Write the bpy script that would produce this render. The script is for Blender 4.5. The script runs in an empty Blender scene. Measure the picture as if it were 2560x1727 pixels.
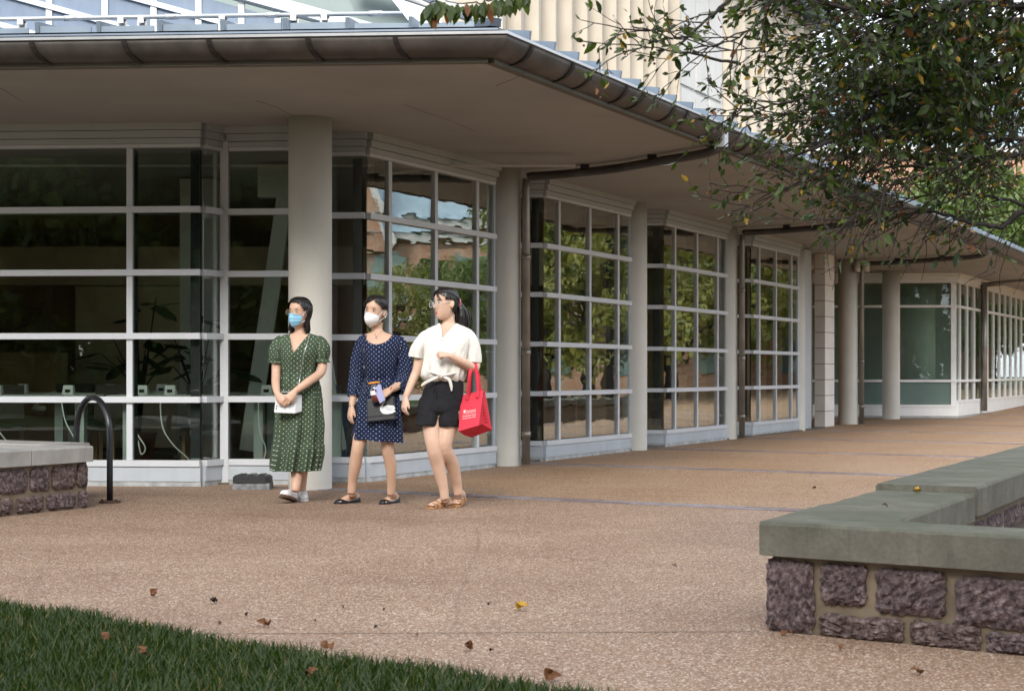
import bpy, bmesh, math, random
import numpy as np
from mathutils import Vector, Matrix
V = Vector
rnd = random.Random(7)

# ------------------------------------------------------------------ camera, sky, sun, exposure
scene = bpy.context.scene
col = scene.collection
F, CX, HZ, CAMZ = 3725.0, 1280.0, 931.0, 1.03          # focal length / principal point in photo pixels
cam_d = bpy.data.cameras.new('camera'); cam = bpy.data.objects.new('camera', cam_d); col.objects.link(cam)
cam.location = (0, 0, CAMZ); cam.rotation_euler = (math.radians(90), 0, 0)
cam_d.sensor_width = 36; cam_d.lens = 36*F/2560
cam_d.shift_y = (HZ-863.5)/2560
cam_d.clip_start = .1; cam_d.clip_end = 600
cam_d.dof.use_dof = True; cam_d.dof.focus_distance = 12.5; cam_d.dof.aperture_fstop = 7.1
scene.camera = cam

SUN_EL, SUN_AZ = 33, 188          # azimuth measured clockwise from +Y (camera looks along +Y)
world = bpy.data.worlds.new('World'); scene.world = world; world.use_nodes = True
wn, wl = world.node_tree.nodes, world.node_tree.links
wn.clear()
wo = wn.new('ShaderNodeOutputWorld'); bg = wn.new('ShaderNodeBackground')
sky = wn.new('ShaderNodeTexSky'); sky.sky_type = 'NISHITA'; sky.sun_disc = False
sky.sun_elevation = math.radians(SUN_EL); sky.sun_rotation = math.radians(SUN_AZ)
sky.air_density = 1.0; sky.dust_density = 3.0; sky.ozone_density = 1.0
# thin bright cloud cover mixed over the clear sky
tc = wn.new('ShaderNodeTexCoord'); mp = wn.new('ShaderNodeMapping'); mp.inputs['Scale'].default_value = (1.6, 1.6, 4.5)
nz = wn.new('ShaderNodeTexNoise'); nz.inputs['Scale'].default_value = 2.2; nz.inputs['Detail'].default_value = 7
rp = wn.new('ShaderNodeValToRGB'); rp.color_ramp.elements[0].position = .30; rp.color_ramp.elements[0].color = (.55,.55,.55,1)
rp.color_ramp.elements[1].position = .62; rp.color_ramp.elements[1].color = (.97,.97,.97,1)
mx = wn.new('ShaderNodeMix'); mx.data_type = 'RGBA'
wl.new(tc.outputs['Generated'], mp.inputs['Vector']); wl.new(mp.outputs[0], nz.inputs['Vector']); wl.new(nz.outputs['Fac'], rp.inputs[0])
wl.new(rp.outputs[0], mx.inputs['Factor']); wl.new(sky.outputs[0], mx.inputs['A'])
mx.inputs['B'].default_value = (8.8, 9.2, 9.9, 1)
bg.inputs['Strength'].default_value = .15
wl.new(mx.outputs['Result'], bg.inputs['Color']); wl.new(bg.outputs[0], wo.inputs['Surface'])

sun_d = bpy.data.lights.new('sun', 'SUN'); sun = bpy.data.objects.new('sun', sun_d); col.objects.link(sun)
sun_d.energy = 2.2; sun_d.angle = math.radians(22); sun_d.color = (1, .95, .87)
az = math.radians(SUN_AZ); el = math.radians(SUN_EL)
sdir = V((math.sin(az)*math.cos(el), math.cos(az)*math.cos(el), math.sin(el)))
sun.rotation_euler = sdir.to_track_quat('Z', 'Y').to_euler()
sun.location = (0, -5, 30)

vs = scene.view_settings
vs.view_transform = 'Standard'; vs.look = 'None'; vs.gamma = 1; vs.use_curve_mapping = False; vs.exposure = 0.68
cy = scene.cycles
cy.use_denoising = True; cy.max_bounces = 6; cy.transparent_max_bounces = 12; cy.diffuse_bounces = 2; cy.glossy_bounces = 3
cy.caustics_reflective = False; cy.caustics_refractive = False; cy.sample_clamp_indirect = 6

# ------------------------------------------------------------------ helpers
def at(x, y, Y):
    "world point seen at photo pixel x, y when it stands Y metres away"
    return V(((x-CX)/F*Y, Y, CAMZ-(y-HZ)/F*Y))

def wmat(o):
    m = o.matrix_parent_inverse @ o.matrix_basis
    return (wmat(o.parent) @ m) if o.parent else o.matrix_basis.copy()

def tag(o, label=None, cat=None, group=None, kind=None):
    if label: o['label'] = label
    if cat: o['category'] = cat
    if group: o['group'] = group
    if kind: o['kind'] = kind
    return o

def link(o, parent=None):
    col.objects.link(o)
    if parent is not None:
        o.parent = parent; o.matrix_parent_inverse = wmat(parent).inverted()
    return o

def thing(name, loc, label, cat, group=None):
    o = bpy.data.objects.new(name, None); o.location = loc; o.empty_display_size = .2
    col.objects.link(o); return tag(o, label, cat, group)

class MB:
    def __init__(s): s.v = []; s.f = []; s.uv = None
    def add(s, verts, faces):
        n = len(s.v); s.v.extend([tuple(p) for p in verts]); s.f.extend([tuple(i+n for i in f) for f in faces]); return s
    def box(s, c, size, rz=0, mat=None):
        hx, hy, hz = [d/2 for d in size]
        m = Matrix.Translation(V(c)) @ (mat if mat is not None else Matrix.Rotation(rz, 4, 'Z'))
        vs_ = [m @ V((x, y, z)) for x in (-hx, hx) for y in (-hy, hy) for z in (-hz, hz)]
        return s.add(vs_, [(0,1,3,2),(4,6,7,5),(0,4,5,1),(2,3,7,6),(0,2,6,4),(1,5,7,3)])
    def beam(s, a, b, w, h, up=(0,0,1)):
        a, b = V(a), V(b); d = b-a; L = d.length; x = d.normalized(); u = V(up)
        y = u.cross(x)
        if y.length < 1e-5: y = V((1,0,0)).cross(x)
        y.normalize(); z = x.cross(y)
        m = Matrix((x, y, z)).transposed().to_4x4()
        return s.box((a+b)/2, (L, w, h), mat=m)
    def prism(s, pts, z0, z1):
        n = len(pts)
        vs_ = [(p[0], p[1], z0) for p in pts]+[(p[0], p[1], z1) for p in pts]
        fs = [tuple(reversed(range(n))), tuple(range(n, 2*n))]+[(i, (i+1) % n, n+(i+1) % n, n+i) for i in range(n)]
        return s.add(vs_, fs)
    def rings(s, rings, cap=True, closed=True):
        n = len(rings[0]); vs_ = [p for r in rings for p in r]; fs = []
        m = n if closed else n-1
        for i in range(len(rings)-1):
            for j in range(m):
                fs.append((i*n+j, i*n+(j+1) % n, (i+1)*n+(j+1) % n, (i+1)*n+j))
        if cap and closed:
            fs.append(tuple(reversed(range(n)))); fs.append(tuple((len(rings)-1)*n+j for j in range(n)))
        return s.add(vs_, fs)
    def tube(s, path, rad, n=8, flat=1.0, hint=(0,0,1), cap=True):
        path = [V(p) for p in path]
        if not hasattr(rad, '__len__'): rad = [rad]*len(path)
        rs = []; prev = None
        for i, p in enumerate(path):
            t = (path[min(i+1, len(path)-1)]-path[max(i-1, 0)]).normalized()
            if prev is None:
                a = V(hint).cross(t)
                if a.length < .05: a = V((1, 0, 0)).cross(t)
                if a.length < .05: a = V((0, 1, 0)).cross(t)
            else: a = prev-t*prev.dot(t)
            a.normalize(); prev = a; b = t.cross(a)
            rs.append([p+(a*math.cos(k*2*math.pi/n)+b*math.sin(k*2*math.pi/n)*flat)*rad[i] for k in range(n)])
        return s.rings(rs, cap)
    def ellipsoid(s, c, r, n=12, m=8, rot=None):
        c = V(c); rs = []
        for i in range(m+1):
            ph = -math.pi/2+math.pi*i/m
            cr = max(math.cos(ph), .02)
            ring = []
            for j in range(n):
                t = 2*math.pi*j/n
                p = V((r[0]*cr*math.cos(t), r[1]*cr*math.sin(t), r[2]*math.sin(ph)))
                ring.append(c+(rot @ p if rot is not None else p))
            rs.append(ring)
        return s.rings(rs)
    def mesh(s, name, mats, smooth=False, center=None):
        me = bpy.data.meshes.new(name)
        c = V(center) if center is not None else V((0,0,0))
        me.from_pydata([(p[0]-c.x, p[1]-c.y, p[2]-c.z) for p in s.v], [], s.f)
        for m in (mats if isinstance(mats, (list, tuple)) else [mats]): me.materials.append(m)
        if smooth: me.polygons.foreach_set('use_smooth', [True]*len(me.polygons))
        if s.uv is not None:
            uvl = me.uv_layers.new(name='UVMap')
            li = np.zeros(len(me.loops), dtype=np.int32); me.loops.foreach_get('vertex_index', li)
            uvl.data.foreach_set('uv', np.array(s.uv, dtype=np.float32)[li].ravel())
        me.update(); return me
    def build(s, name, mats, parent=None, smooth=False, fix=False):
        a = np.array([tuple(p) for p in s.v]); lo, hi = a.min(0), a.max(0)
        c = V(((lo[0]+hi[0])/2, (lo[1]+hi[1])/2, lo[2]))
        me = s.mesh(name, mats, smooth, c)
        if fix:
            b = bmesh.new(); b.from_mesh(me); bmesh.ops.recalc_face_normals(b, faces=b.faces); b.to_mesh(me); b.free()
        o = bpy.data.objects.new(name, me); o.location = c
        return link(o, parent)

def inst(name, me, mat4, parent=None):
    o = bpy.data.objects.new(name, me); o.matrix_basis = mat4; return link(o, parent)

_cubes = {}
def box_obj(name, mat, c, size, rz=0, parent=None):
    me = _cubes.get(mat.name)
    if me is None:
        me = MB().box((0,0,0), (1,1,1)).mesh('box_'+mat.name, mat); _cubes[mat.name] = me
    m = Matrix.Translation(V(c)) @ Matrix.Rotation(rz, 4, 'Z') @ Matrix.Diagonal((size[0], size[1], size[2], 1))
    return inst(name, me, m, parent)

def catmull(pts, sub):
    pts = [V(p) for p in pts]; out = []
    for i in range(len(pts)-1):
        p0, p1, p2, p3 = pts[max(i-1,0)], pts[i], pts[i+1], pts[min(i+2, len(pts)-1)]
        for k in range(sub):
            t = k/sub
            out.append(.5*((2*p1)+(p2-p0)*t+(2*p0-5*p1+4*p2-p3)*t*t+(3*p1-p0-3*p2+p3)*t**3))
    out.append(pts[-1]); return out

def lerp_list(vals, n):
    return list(np.interp(np.linspace(0, len(vals)-1, n), range(len(vals)), vals))

# ------------------------------------------------------------------ materials
class NT:
    def __init__(s, name):
        s.m = bpy.data.materials.new(name); s.m.use_nodes = True
        s.n = s.m.node_tree.nodes; s.l = s.m.node_tree.links
        s.b = s.n['Principled BSDF']; s.out = s.n['Material Output']
    def pos(s):
        g = s.n.new('ShaderNodeNewGeometry'); return g.outputs['Position']
    def mapping(s, src, sc=(1,1,1), rot=(0,0,0), loc=(0,0,0)):
        m = s.n.new('ShaderNodeMapping'); m.inputs['Scale'].default_value = sc; m.inputs['Rotation'].default_value = rot; m.inputs['Location'].default_value = loc
        s.l.new(src, m.inputs['Vector']); return m.outputs[0]
    def noise(s, src, scale, detail=4, rough=.55):
        t = s.n.new('ShaderNodeTexNoise'); t.inputs['Scale'].default_value = scale; t.inputs['Detail'].default_value = detail; t.inputs['Roughness'].default_value = rough
        s.l.new(src, t.inputs['Vector']); return t.outputs['Fac']
    def ramp(s, src, stops, interp='LINEAR'):
        r = s.n.new('ShaderNodeValToRGB'); cr = r.color_ramp; cr.interpolation = interp
        while len(cr.elements) < len(stops): cr.elements.new(.5)
        for e, (p, c) in zip(cr.elements, stops):
            e.position = p; e.color = (c, c, c, 1) if not hasattr(c, '__len__') else (*c, 1)
        s.l.new(src, r.inputs[0]); return r.outputs[0]
    def mix(s, fac, a, b, mode='MIX'):
        m = s.n.new('ShaderNodeMix'); m.data_type = 'RGBA'; m.blend_type = mode
        for nm, v in (('Factor', fac), ('A', a), ('B', b)):
            if hasattr(v, 'is_linked'): s.l.new(v, m.inputs[nm])
            elif nm == 'Factor': m.inputs[nm].default_value = v
            else: m.inputs[nm].default_value = (*v, 1)
        return m.outputs['Result']
    def math(s, op, a, b=None):
        m = s.n.new('ShaderNodeMath'); m.operation = op
        for i, v in enumerate((a, b)):
            if v is None: continue
            if hasattr(v, 'is_linked'): s.l.new(v, m.inputs[i])
            else: m.inputs[i].default_value = v
        return m.outputs[0]
    def bump(s, h, strength=.3, dist=.01):
        b = s.n.new('ShaderNodeBump'); b.inputs['Strength'].default_value = strength; b.inputs['Distance'].default_value = dist
        s.l.new(h, b.inputs['Height']); s.l.new(b.outputs[0], s.b.inputs['Normal']); return b
    def set(s, **k):
        for nm, v in k.items():
            i = s.b.inputs[{'col':'Base Color','rough':'Roughness','metal':'Metallic','spec':'Specular IOR Level','sss':'Subsurface Weight'}[nm]]
            if hasattr(v, 'is_linked'): s.l.new(v, i)
            elif nm == 'col': i.default_value = (*v, 1)
            else: i.default_value = v
        return s

def shade(c, k): return tuple(min(1, max(0, x*k)) for x in c)

def pmat(name, c, var=.12, scale=6, rough=.6, bump=0, bscale=60, metal=0, spec=.4, detail=5, stain=0, sss=0, sc=(1,1,1)):
    t = NT(name); p = t.pos()
    if sc != (1,1,1): p = t.mapping(p, sc)
    n = t.noise(p, scale, detail)
    cc = t.ramp(n, [(.3, shade(c, 1-var)), (.7, shade(c, 1+var))])
    if stain:
        n2 = t.noise(t.mapping(t.pos(), (3, 3, .5)), 1.7, 6)
        cc = t.mix(t.ramp(n2, [(.45, 0), (.75, stain)]), cc, shade(c, .45))
    t.set(col=cc, rough=rough, metal=metal, spec=spec, sss=sss)
    if bump: t.bump(t.noise(p, bscale, 3), bump, .004)
    return t.m

M = {}
M['alu'] = pmat('aluminium_frame', (.63,.66,.70), .05, 3, .45, metal=.08, spec=.5)
M['alu_panel'] = pmat('aluminium_panel', (.50,.55,.60), .07, 2.2, .5, metal=.05, stain=.18)
M['header'] = pmat('header_board', (.43,.46,.47), .05, 3, .55)
M['black_frame'] = pmat('black_inner_frame', (.012,.013,.017), .2, 5, .5)
M['white_frame'] = pmat('white_frame', (.90,.91,.91), .04, 3, .4, stain=.08)
M['soffit'] = pmat('soffit_plaster', (.34,.34,.326), .10, .7, .9, .12, 90)
M['soffit_edge'] = pmat('soffit_edge_band', (.13,.125,.105), .1, 3, .85)
M['column'] = pmat('painted_concrete_column', (.66,.645,.59), .05, 2.5, .75, .25, 45, stain=.10)
M['gutter'] = pmat('weathered_metal_gutter', (.098,.088,.082), .35, 3.5, .5, metal=.35, stain=.5)
M['gutter_strap'] = pmat('dark_gutter_strap', (.028,.024,.022), .2, 6, .55, metal=.3)
M['lip'] = pmat('bright_metal_lip', (.50,.52,.55), .1, 4, .35, metal=.6)
M['zinc'] = pmat('blue_grey_zinc', (.20,.25,.31), .18, 2.5, .45, metal=.45)
M['zinc_dark'] = pmat('dark_zinc_fold', (.09,.115,.15), .15, 3, .45, metal=.45)
M['rail'] = pmat('galvanised_pipe', (.62,.64,.66), .08, 6, .35, metal=.7)
M['pipe'] = pmat('galvanised_downspout', (.30,.28,.25), .25, 3.0, .4, metal=.55, stain=.35)
M['limestone'] = pmat('cream_limestone', (.56,.50,.415), .09, 2.0, .8, .15, 30, stain=.22)
M['limestone_white'] = pmat('white_limestone', (.62,.61,.59), .05, 2.0, .8, .1, 30, stain=.12)
M['pale_stone'] = pmat('pale_pier_stone', (.80,.77,.73), .06, 3.0, .8, .15, 40)
M['kerb_concrete'] = pmat('chipped_kerb_concrete', (.40,.42,.43), .3, 9, .85, .3, 30)
M['green_panel'] = pmat('grey_green_roof_sheet', (.17,.215,.215), .08, 1.5, .45, metal=.2)
M['interior_floor'] = pmat('dark_carpet', (.13,.11,.09), .5, 7, .95)
M['interior_wall'] = pmat('interior_brown_wall', (.30,.19,.11), .3, 1.5, .8)
M['interior_beige'] = pmat('interior_beige_panel', (.42,.33,.22), .1, 2, .8)
M['interior_ceiling'] = pmat('interior_ceiling', (.36,.35,.33), .1, 2, .9)
M['interior_white'] = pmat('interior_white_paint', (.55,.54,.50), .05, 2, .8)
M['red_brown'] = pmat('red_brown_panel', (.16,.05,.03), .2, 2, .6)
M['table'] = pmat('pale_table_top', (.78,.80,.76), .05, 3, .5)
M['table_leg'] = pmat('grey_table_leg', (.50,.55,.53), .05, 3, .4, metal=.3)
M['cord'] = pmat('white_cord', (.75,.76,.74), .04, 5, .5)
M['chair'] = pmat('dark_chair', (.07,.055,.045), .2, 5, .6)
M['bin_blue'] = pmat('blue_bin_plastic', (.02,.06,.16), .1, 5, .5)
M['pot'] = pmat('terracotta_pot', (.25,.09,.05), .15, 6, .8)
M['black_paint'] = pmat('black_rack_paint', (.012,.013,.016), .25, 8, .28, .08, 60, spec=.5)
M['rust'] = pmat('rusty_flange', (.06,.035,.025), .4, 14, .85, .4, 60)
M['bait'] = pmat('black_box_plastic', (.03,.032,.035), .15, 8, .5)
M['bait_base'] = pmat('stained_box_base', (.22,.23,.24), .35, 22, .8, .2, 60)
M['mortar'] = pmat('tan_mortar', (.20,.158,.112), .28, 9, .95, .5, 70)
M['soil'] = pmat('dark_soil', (.045,.032,.024), .45, 14, .95, .8, 40)
M['bark'] = pmat('dark_bark', (.034,.029,.027), .45, 14, .9, .8, 45)
M['twig'] = pmat('twig_bark', (.035,.027,.022), .3, 14, .85)
M['berry'] = pmat('dried_berry', (.09,.02,.015), .3, 20, .5)
M['brick'] = None

def cap_material():
    t = NT('mossy_concrete_cap'); p = t.pos()
    n1 = t.noise(p, 2.2, 7, .65); n2 = t.noise(p, 4.5, 6, .6); n3 = t.noise(p, 55, 3)
    c = t.ramp(n2, [(.3, (.115,.108,.088)), (.7, (.20,.19,.16))])
    g = t.n.new('ShaderNodeNewGeometry'); sx = t.n.new('ShaderNodeSeparateXYZ'); t.l.new(g.outputs['Normal'], sx.inputs[0])
    up = t.ramp(sx.outputs['Z'], [(.3, .12), (.9, .85)])
    moss = t.math('MULTIPLY', t.ramp(n1, [(.35, .25), (.6, 1)]), up)
    c = t.mix(moss, c, (.068,.078,.045))
    streak = t.noise(t.mapping(p, (9, 9, .7)), 2.3, 5, .7)
    c = t.mix(t.ramp(streak, [(.52, 0), (.74, .45)]), c, (.055,.055,.045))
    c = t.mix(t.ramp(n3, [(.35, .25), (.6, 0)]), c, (.07,.07,.06))
    t.set(col=c, rough=.85, spec=.3); t.bump(t.math('ADD', n3, n2), .4, .006); return t.m
M['cap'] = cap_material()
M['cap_clean'] = pmat('grey_concrete_cap', (.33,.32,.30), .16, 5, .85, .3, 50, stain=.35)

def granite(name, c1, c2):
    t = NT(name); p = t.pos()
    n1 = t.noise(p, 38, 8, .7); n2 = t.noise(p, 7, 4); 
    c = t.ramp(n1, [(.36, shade(c1, .22)), (.5, c1), (.64, c2)])
    c = t.mix(t.ramp(n2, [(.35, .0), (.7, .55)]), c, shade(c1, .55))
    t.set(col=c, rough=.95, spec=.15); t.bump(t.math('ADD', n1, t.noise(p, 120, 4)), .7, .010); return t.m
M['granite'] = granite('purple_granite', (.135,.100,.104), (.31,.24,.235))
M['granite_b'] = granite('brown_granite', (.140,.102,.096), (.30,.235,.215))

def aggregate(name, tint, warm):
    t = NT(name); p = t.pos()
    vo = t.n.new('ShaderNodeTexVoronoi'); vo.inputs['Scale'].default_value = 130; t.l.new(p, vo.inputs['Vector'])
    sp = t.n.new('ShaderNodeSeparateColor'); t.l.new(vo.outputs['Color'], sp.inputs[0])
    peb = t.ramp(sp.outputs[0], [(0, (.11,.065,.042)), (.22, (.26,.17,.11)), (.5, (.33,.23,.15)), (.76, (.40,.295,.21)), (.90, (.55,.47,.39)), (1, (.76,.71,.64))])
    gap = t.ramp(vo.outputs['Distance'], [(.35, 0), (.75, .55)])
    c = t.mix(gap, peb, (.20,.145,.11))
    big = t.noise(p, .9, 6, .6)
    c = t.mix(t.ramp(big, [(.35, 0), (.68, .8)]), c, tint, 'MULTIPLY')
    st = t.noise(t.mapping(p, (.55, .8, 1)), .8, 8, .7)
    c = t.mix(t.ramp(st, [(.52, 0), (.72, .42)]), c, (.55,.48,.44), 'MULTIPLY')
    sm = t.noise(p, 7, 5, .65)
    c = t.mix(t.ramp(sm, [(.55, 0), (.8, .4)]), c, (.16,.115,.09))
    c = t.mix(.5, c, warm, 'MULTIPLY')
    # hairline cracks
    ck = t.n.new('ShaderNodeTexVoronoi'); ck.feature = 'DISTANCE_TO_EDGE'; ck.inputs['Scale'].default_value = .33
    wp = t.n.new('ShaderNodeMix'); wp.data_type = 'VECTOR'; wp.inputs['Factor'].default_value = .12
    nn = t.n.new('ShaderNodeTexNoise'); nn.inputs['Scale'].default_value = 1.6; nn.inputs['Detail'].default_value = 6
    t.l.new(p, nn.inputs['Vector']); t.l.new(p, wp.inputs['A']); t.l.new(nn.outputs['Color'], wp.inputs['B']); t.l.new(wp.outputs['Result'], ck.inputs['Vector'])
    c = t.mix(t.ramp(ck.outputs['Distance'], [(0, .25), (.0025, 0)]), c, (.07,.05,.04))
    t.set(col=c, rough=.72, spec=.35)
    h = t.math('SUBTRACT', 1.0, vo.outputs['Distance'])
    t.bump(h, .35, .006); return t.m
M['agg_near'] = aggregate('pinkish_exposed_aggregate', (.76,.70,.68), (.93,.80,.70))  # pinker copy of the aggregate, the sky's sheen put into its colour
M['agg_far'] = aggregate('orange_exposed_aggregate', (.90,.80,.68), (1,.80,.56))
M['paver'] = pmat('grey_purple_brick_paver', (.17,.135,.14), .3, 8, .8, .3, 60)
M['paver_b'] = pmat('grey_stone_paver', (.23,.20,.21), .25, 8, .8, .3, 60)

def brick_mat():
    t = NT('salmon_brick'); p = t.pos()
    mp_ = t.mapping(p, (1, 1, 1), (math.radians(90), 0, 0))
    b = t.n.new('ShaderNodeTexBrick'); b.inputs['Scale'].default_value = 1; b.inputs['Brick Width'].default_value = .42; b.inputs['Row Height'].default_value = .14
    b.inputs['Mortar Size'].default_value = .012; b.inputs['Color1'].default_value = (.40,.20,.13,1); b.inputs['Color2'].default_value = (.50,.29,.19,1); b.inputs['Mortar'].default_value = (.46,.38,.3,1)
    t.l.new(mp_, b.inputs['Vector']); t.set(col=b.outputs['Color'], rough=.85); return t.m
M['brick'] = brick_mat()
M['slate'] = pmat('pale_blue_slate', (.27,.36,.42), .16, 1.6, .6, stain=.2)
M['slate_b'] = pmat('grey_blue_slate', (.23,.32,.38), .16, 1.9, .6, stain=.2)

def glass(name, tint, ior, rip=.0):
    t = NT(name); t.n.remove(t.b)
    tr = t.n.new('ShaderNodeBsdfTransparent'); tr.inputs[0].default_value = (*tint, 1)
    gl = t.n.new('ShaderNodeBsdfGlossy'); gl.inputs['Roughness'].default_value = .004; gl.inputs['Color'].default_value = (.93,.96,.95,1)
    lw = t.n.new('ShaderNodeLayerWeight'); lw.inputs['Blend'].default_value = .5
    fac = t.math('ADD', ior[0], t.math('MULTIPLY', ior[1], t.math('POWER', lw.outputs['Facing'], 1.35)))
    ms = t.n.new('ShaderNodeMixShader')
    if rip:
        p = t.pos()
        oi = t.n.new('ShaderNodeObjectInfo')
        cb = t.n.new('ShaderNodeCombineXYZ'); t.l.new(t.math('MULTIPLY', oi.outputs['Random'], 37), cb.inputs[0]); t.l.new(t.math('MULTIPLY', oi.outputs['Random'], 91), cb.inputs[2])
        ad = t.n.new('ShaderNodeVectorMath'); ad.operation = 'ADD'; t.l.new(p, ad.inputs[0]); t.l.new(cb.outputs[0], ad.inputs[1])
        n1 = t.noise(t.mapping(ad.outputs[0], (1, 1, 1.5)), 1.9, 2)
        n2 = t.noise(t.mapping(ad.outputs[0], (1, 1, 9)), 2.2, 1)
        h = t.math('ADD', n1, t.math('MULTIPLY', n2, .10))
        bp = t.n.new('ShaderNodeBump'); bp.inputs['Strength'].default_value = 1; bp.inputs['Distance'].default_value = rip
        t.l.new(h, bp.inputs['Height']); t.l.new(bp.outputs[0], gl.inputs['Normal'])
    t.l.new(fac, ms.inputs[0]); t.l.new(tr.outputs[0], ms.inputs[1]); t.l.new(gl.outputs[0], ms.inputs[2])
    t.l.new(ms.outputs[0], t.out.inputs['Surface']); return t.m
M['glass'] = glass('window_glass', (.90,.95,.92), (.035,.80), .0012)
M['glass_pav'] = glass('pavilion_glass', (.80,.88,.84), (.05,.45), .0008)
M['lens'] = glass('spectacle_lens', (.97,.98,.98), (.01,.10))
def spandrel():
    t = NT('green_spandrel_glass'); t.set(col=t.ramp(t.noise(t.pos(), 1.5, 3), [(.3, (.15,.225,.205)), (.7, (.20,.28,.255))]), rough=.08, spec=.6); return t.m
M['spandrel'] = spandrel()
def skyglass():
    t = NT('pale_skylight_glass'); n = t.noise(t.mapping(t.pos(), (1,1,.4)), 5, 5)
    t.set(col=t.ramp(n, [(.3, (.17,.22,.31)), (.7, (.23,.29,.38))]), rough=.35, spec=.25); return t.m
M['skyglass'] = skyglass()

def leaf_mat(name, c, c2, tl=.35):
    t = NT(name); oi = t.n.new('ShaderNodeObjectInfo'); at_ = t.n.new('ShaderNodeAttribute'); at_.attribute_name = 'tint'
    cc = t.mix(at_.outputs['Fac'], c, c2)
    t.set(col=cc, rough=.42, spec=.45)
    trn = t.n.new('ShaderNodeBsdfTranslucent'); t.l.new(t.mix(1.0, cc, (1.0,1.05,.55), 'MULTIPLY'), trn.inputs[0])
    ms = t.n.new('ShaderNodeMixShader'); ms.inputs[0].default_value = tl
    t.l.new(t.b.outputs[0], ms.inputs[1]); t.l.new(trn.outputs[0], ms.inputs[2]); t.l.new(ms.outputs[0], t.out.inputs['Surface']); return t.m
M['leaf'] = leaf_mat('dark_green_leaf', (.014,.032,.004), (.075,.115,.016))
M['leaf_yellow'] = leaf_mat('yellow_leaf', (.36,.22,.03), (.42,.27,.05))
M['leaf_brown'] = leaf_mat('brown_leaf', (.15,.06,.02), (.22,.09,.03))
M['leaf_far'] = leaf_mat('mid_green_leaf', (.05,.095,.02), (.14,.19,.045), .3)
M['leaf_olive'] = leaf_mat('olive_green_leaf', (.12,.15,.03), (.26,.25,.06), .3)
M['grass_dry'] = leaf_mat('dry_grass_blade', (.16,.12,.04), (.22,.17,.06))
M['grass'] = leaf_mat('grass_blade', (.014,.034,.003), (.052,.092,.010), .3)
M['dead_leaf'] = pmat('dead_brown_leaf', (.16,.065,.025), .45, 30, .8)
M['dead_leaf_dark'] = pmat('dead_dark_leaf', (.05,.028,.02), .4, 30, .8)
M['dead_leaf_yellow'] = pmat('fallen_yellow_leaf', (.50,.30,.03), .3, 30, .7)
M['turf'] = pmat('dark_turf_base', (.012,.022,.006), .4, 20, .95)
M['lawn'] = pmat('lawn_turf', (.035,.07,.016), .4, 5, .95, .6, 60)
# ------------------------------------------------------------------ directions of the place
D = V((.471, .882, 0)).normalized()          # along the receding facade
NR = V((.882, -.471, 0)).normalized()        # its outward normal
E = V((-.998, .063, 0)).normalized()         # along the front facade, leftwards
NF = V((-.063, -.998, 0)).normalized()       # its outward normal
COL0 = V((-1.793, 13.24, 0)); CSTEP = V((1.70, 3.30, 0))
def ang(v): return math.atan2(v.y, v.x)
SOF = 3.28

# ------------------------------------------------------------------ ground, pavement
def rise(y): return .017*max(0, y-35)
g = MB(); R_ = 320
g.add([(-R_,-R_,-.06),(R_,-R_,-.06),(R_,R_,-.06),(-R_,R_,-.06)], [(0,1,2,3)])
tag(g.build('ground', M['lawn']), 'green lawn ground reaching away beyond the paving', None, kind='structure')

def sheet(w0, w1, u0, u1, nu, nw, z):
    m = MB(); vs_ = []; fs = []
    for i in range(nw+1):
        for j in range(nu+1):
            p = COL0+D*(w0+(w1-w0)*i/nw)+NR*(u0+(u1-u0)*j/nu)
            vs_.append((p.x, p.y, z+rise(p.y)))
    for i in range(nw):
        for j in range(nu):
            a = i*(nu+1)+j; fs.append((a, a+1, a+nu+2, a+nu+1))
    return m.add(vs_, fs)
pave_near = sheet(-16, -.12, -18, 20, 4, 4, 0).build('pavement', M['agg_near'])
tag(pave_near, 'pinkish exposed aggregate paving in the foreground', None, kind='structure')
pave_far = sheet(-.12, 62, -14, 15, 6, 60, 0).build('pavement', M['agg_far'])
tag(pave_far, 'orange exposed aggregate walkway along the glazed facade', None, kind='structure')

# brick bands running out from the columns, one paver at a time
pv = [MB().box((0,0,0), (.595,.10,.05)).mesh('paver', M[k]) for k in ('paver','paver_b')]
npv = 0
for k in range(0, 8):
    c = COL0+CSTEP*k+D*(.0 if k == 0 else .45)
    n_ = 22 if k < 4 else 14
    for j in range(n_):
        for row in (0, 1):
            p = c+NR*(-.2+.605*j+.3*row)+D*(.108*row-.06)
            if npv > 290: continue
            npv += 1
            m4 = Matrix.Translation((p.x, p.y, -.0205+rise(p.y)+rnd.uniform(-.001,.0015))) @ Matrix.Rotation(ang(NR)+rnd.uniform(-.004,.004), 4, 'Z')
            inst('paver', pv[rnd.random() < .45], m4, pave_far)
# thin saw-cut slab joints
jt = MB()
def joint(a, b, w=.007):
    a = V((a[0], a[1], 0)); b = V((b[0], b[1], 0)); d = (b-a).normalized(); n = V((-d.y, d.x, 0))*w/2
    jt.add([(*(a+n).xy, .004), (*(a-n).xy, .004), (*(b-n).xy, .004), (*(b+n).xy, .004)], [(0,1,2,3)])
for w_ in (-3.4,):
    joint(COL0+D*w_-NR*12, COL0+D*w_+NR*18)
joint((-4.5, 5.80), (.98, 5.93), .010)
for u_ in (2.9, 6.2):
    joint(COL0+NR*u_, COL0+NR*u_+D*20)
o = jt.build('slab_joint', pmat('dark_slab_joint', (.27,.19,.14), .3, 9, .95), pave_near); o['kind'] = 'stuff'

# ------------------------------------------------------------------ the library wing
bld = thing('library_building', (-1.8, 14, 0), 'low library wing with white framed glass bays, round columns and a deep soffit', 'building')

def pane_mesh(mat): return None

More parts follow.
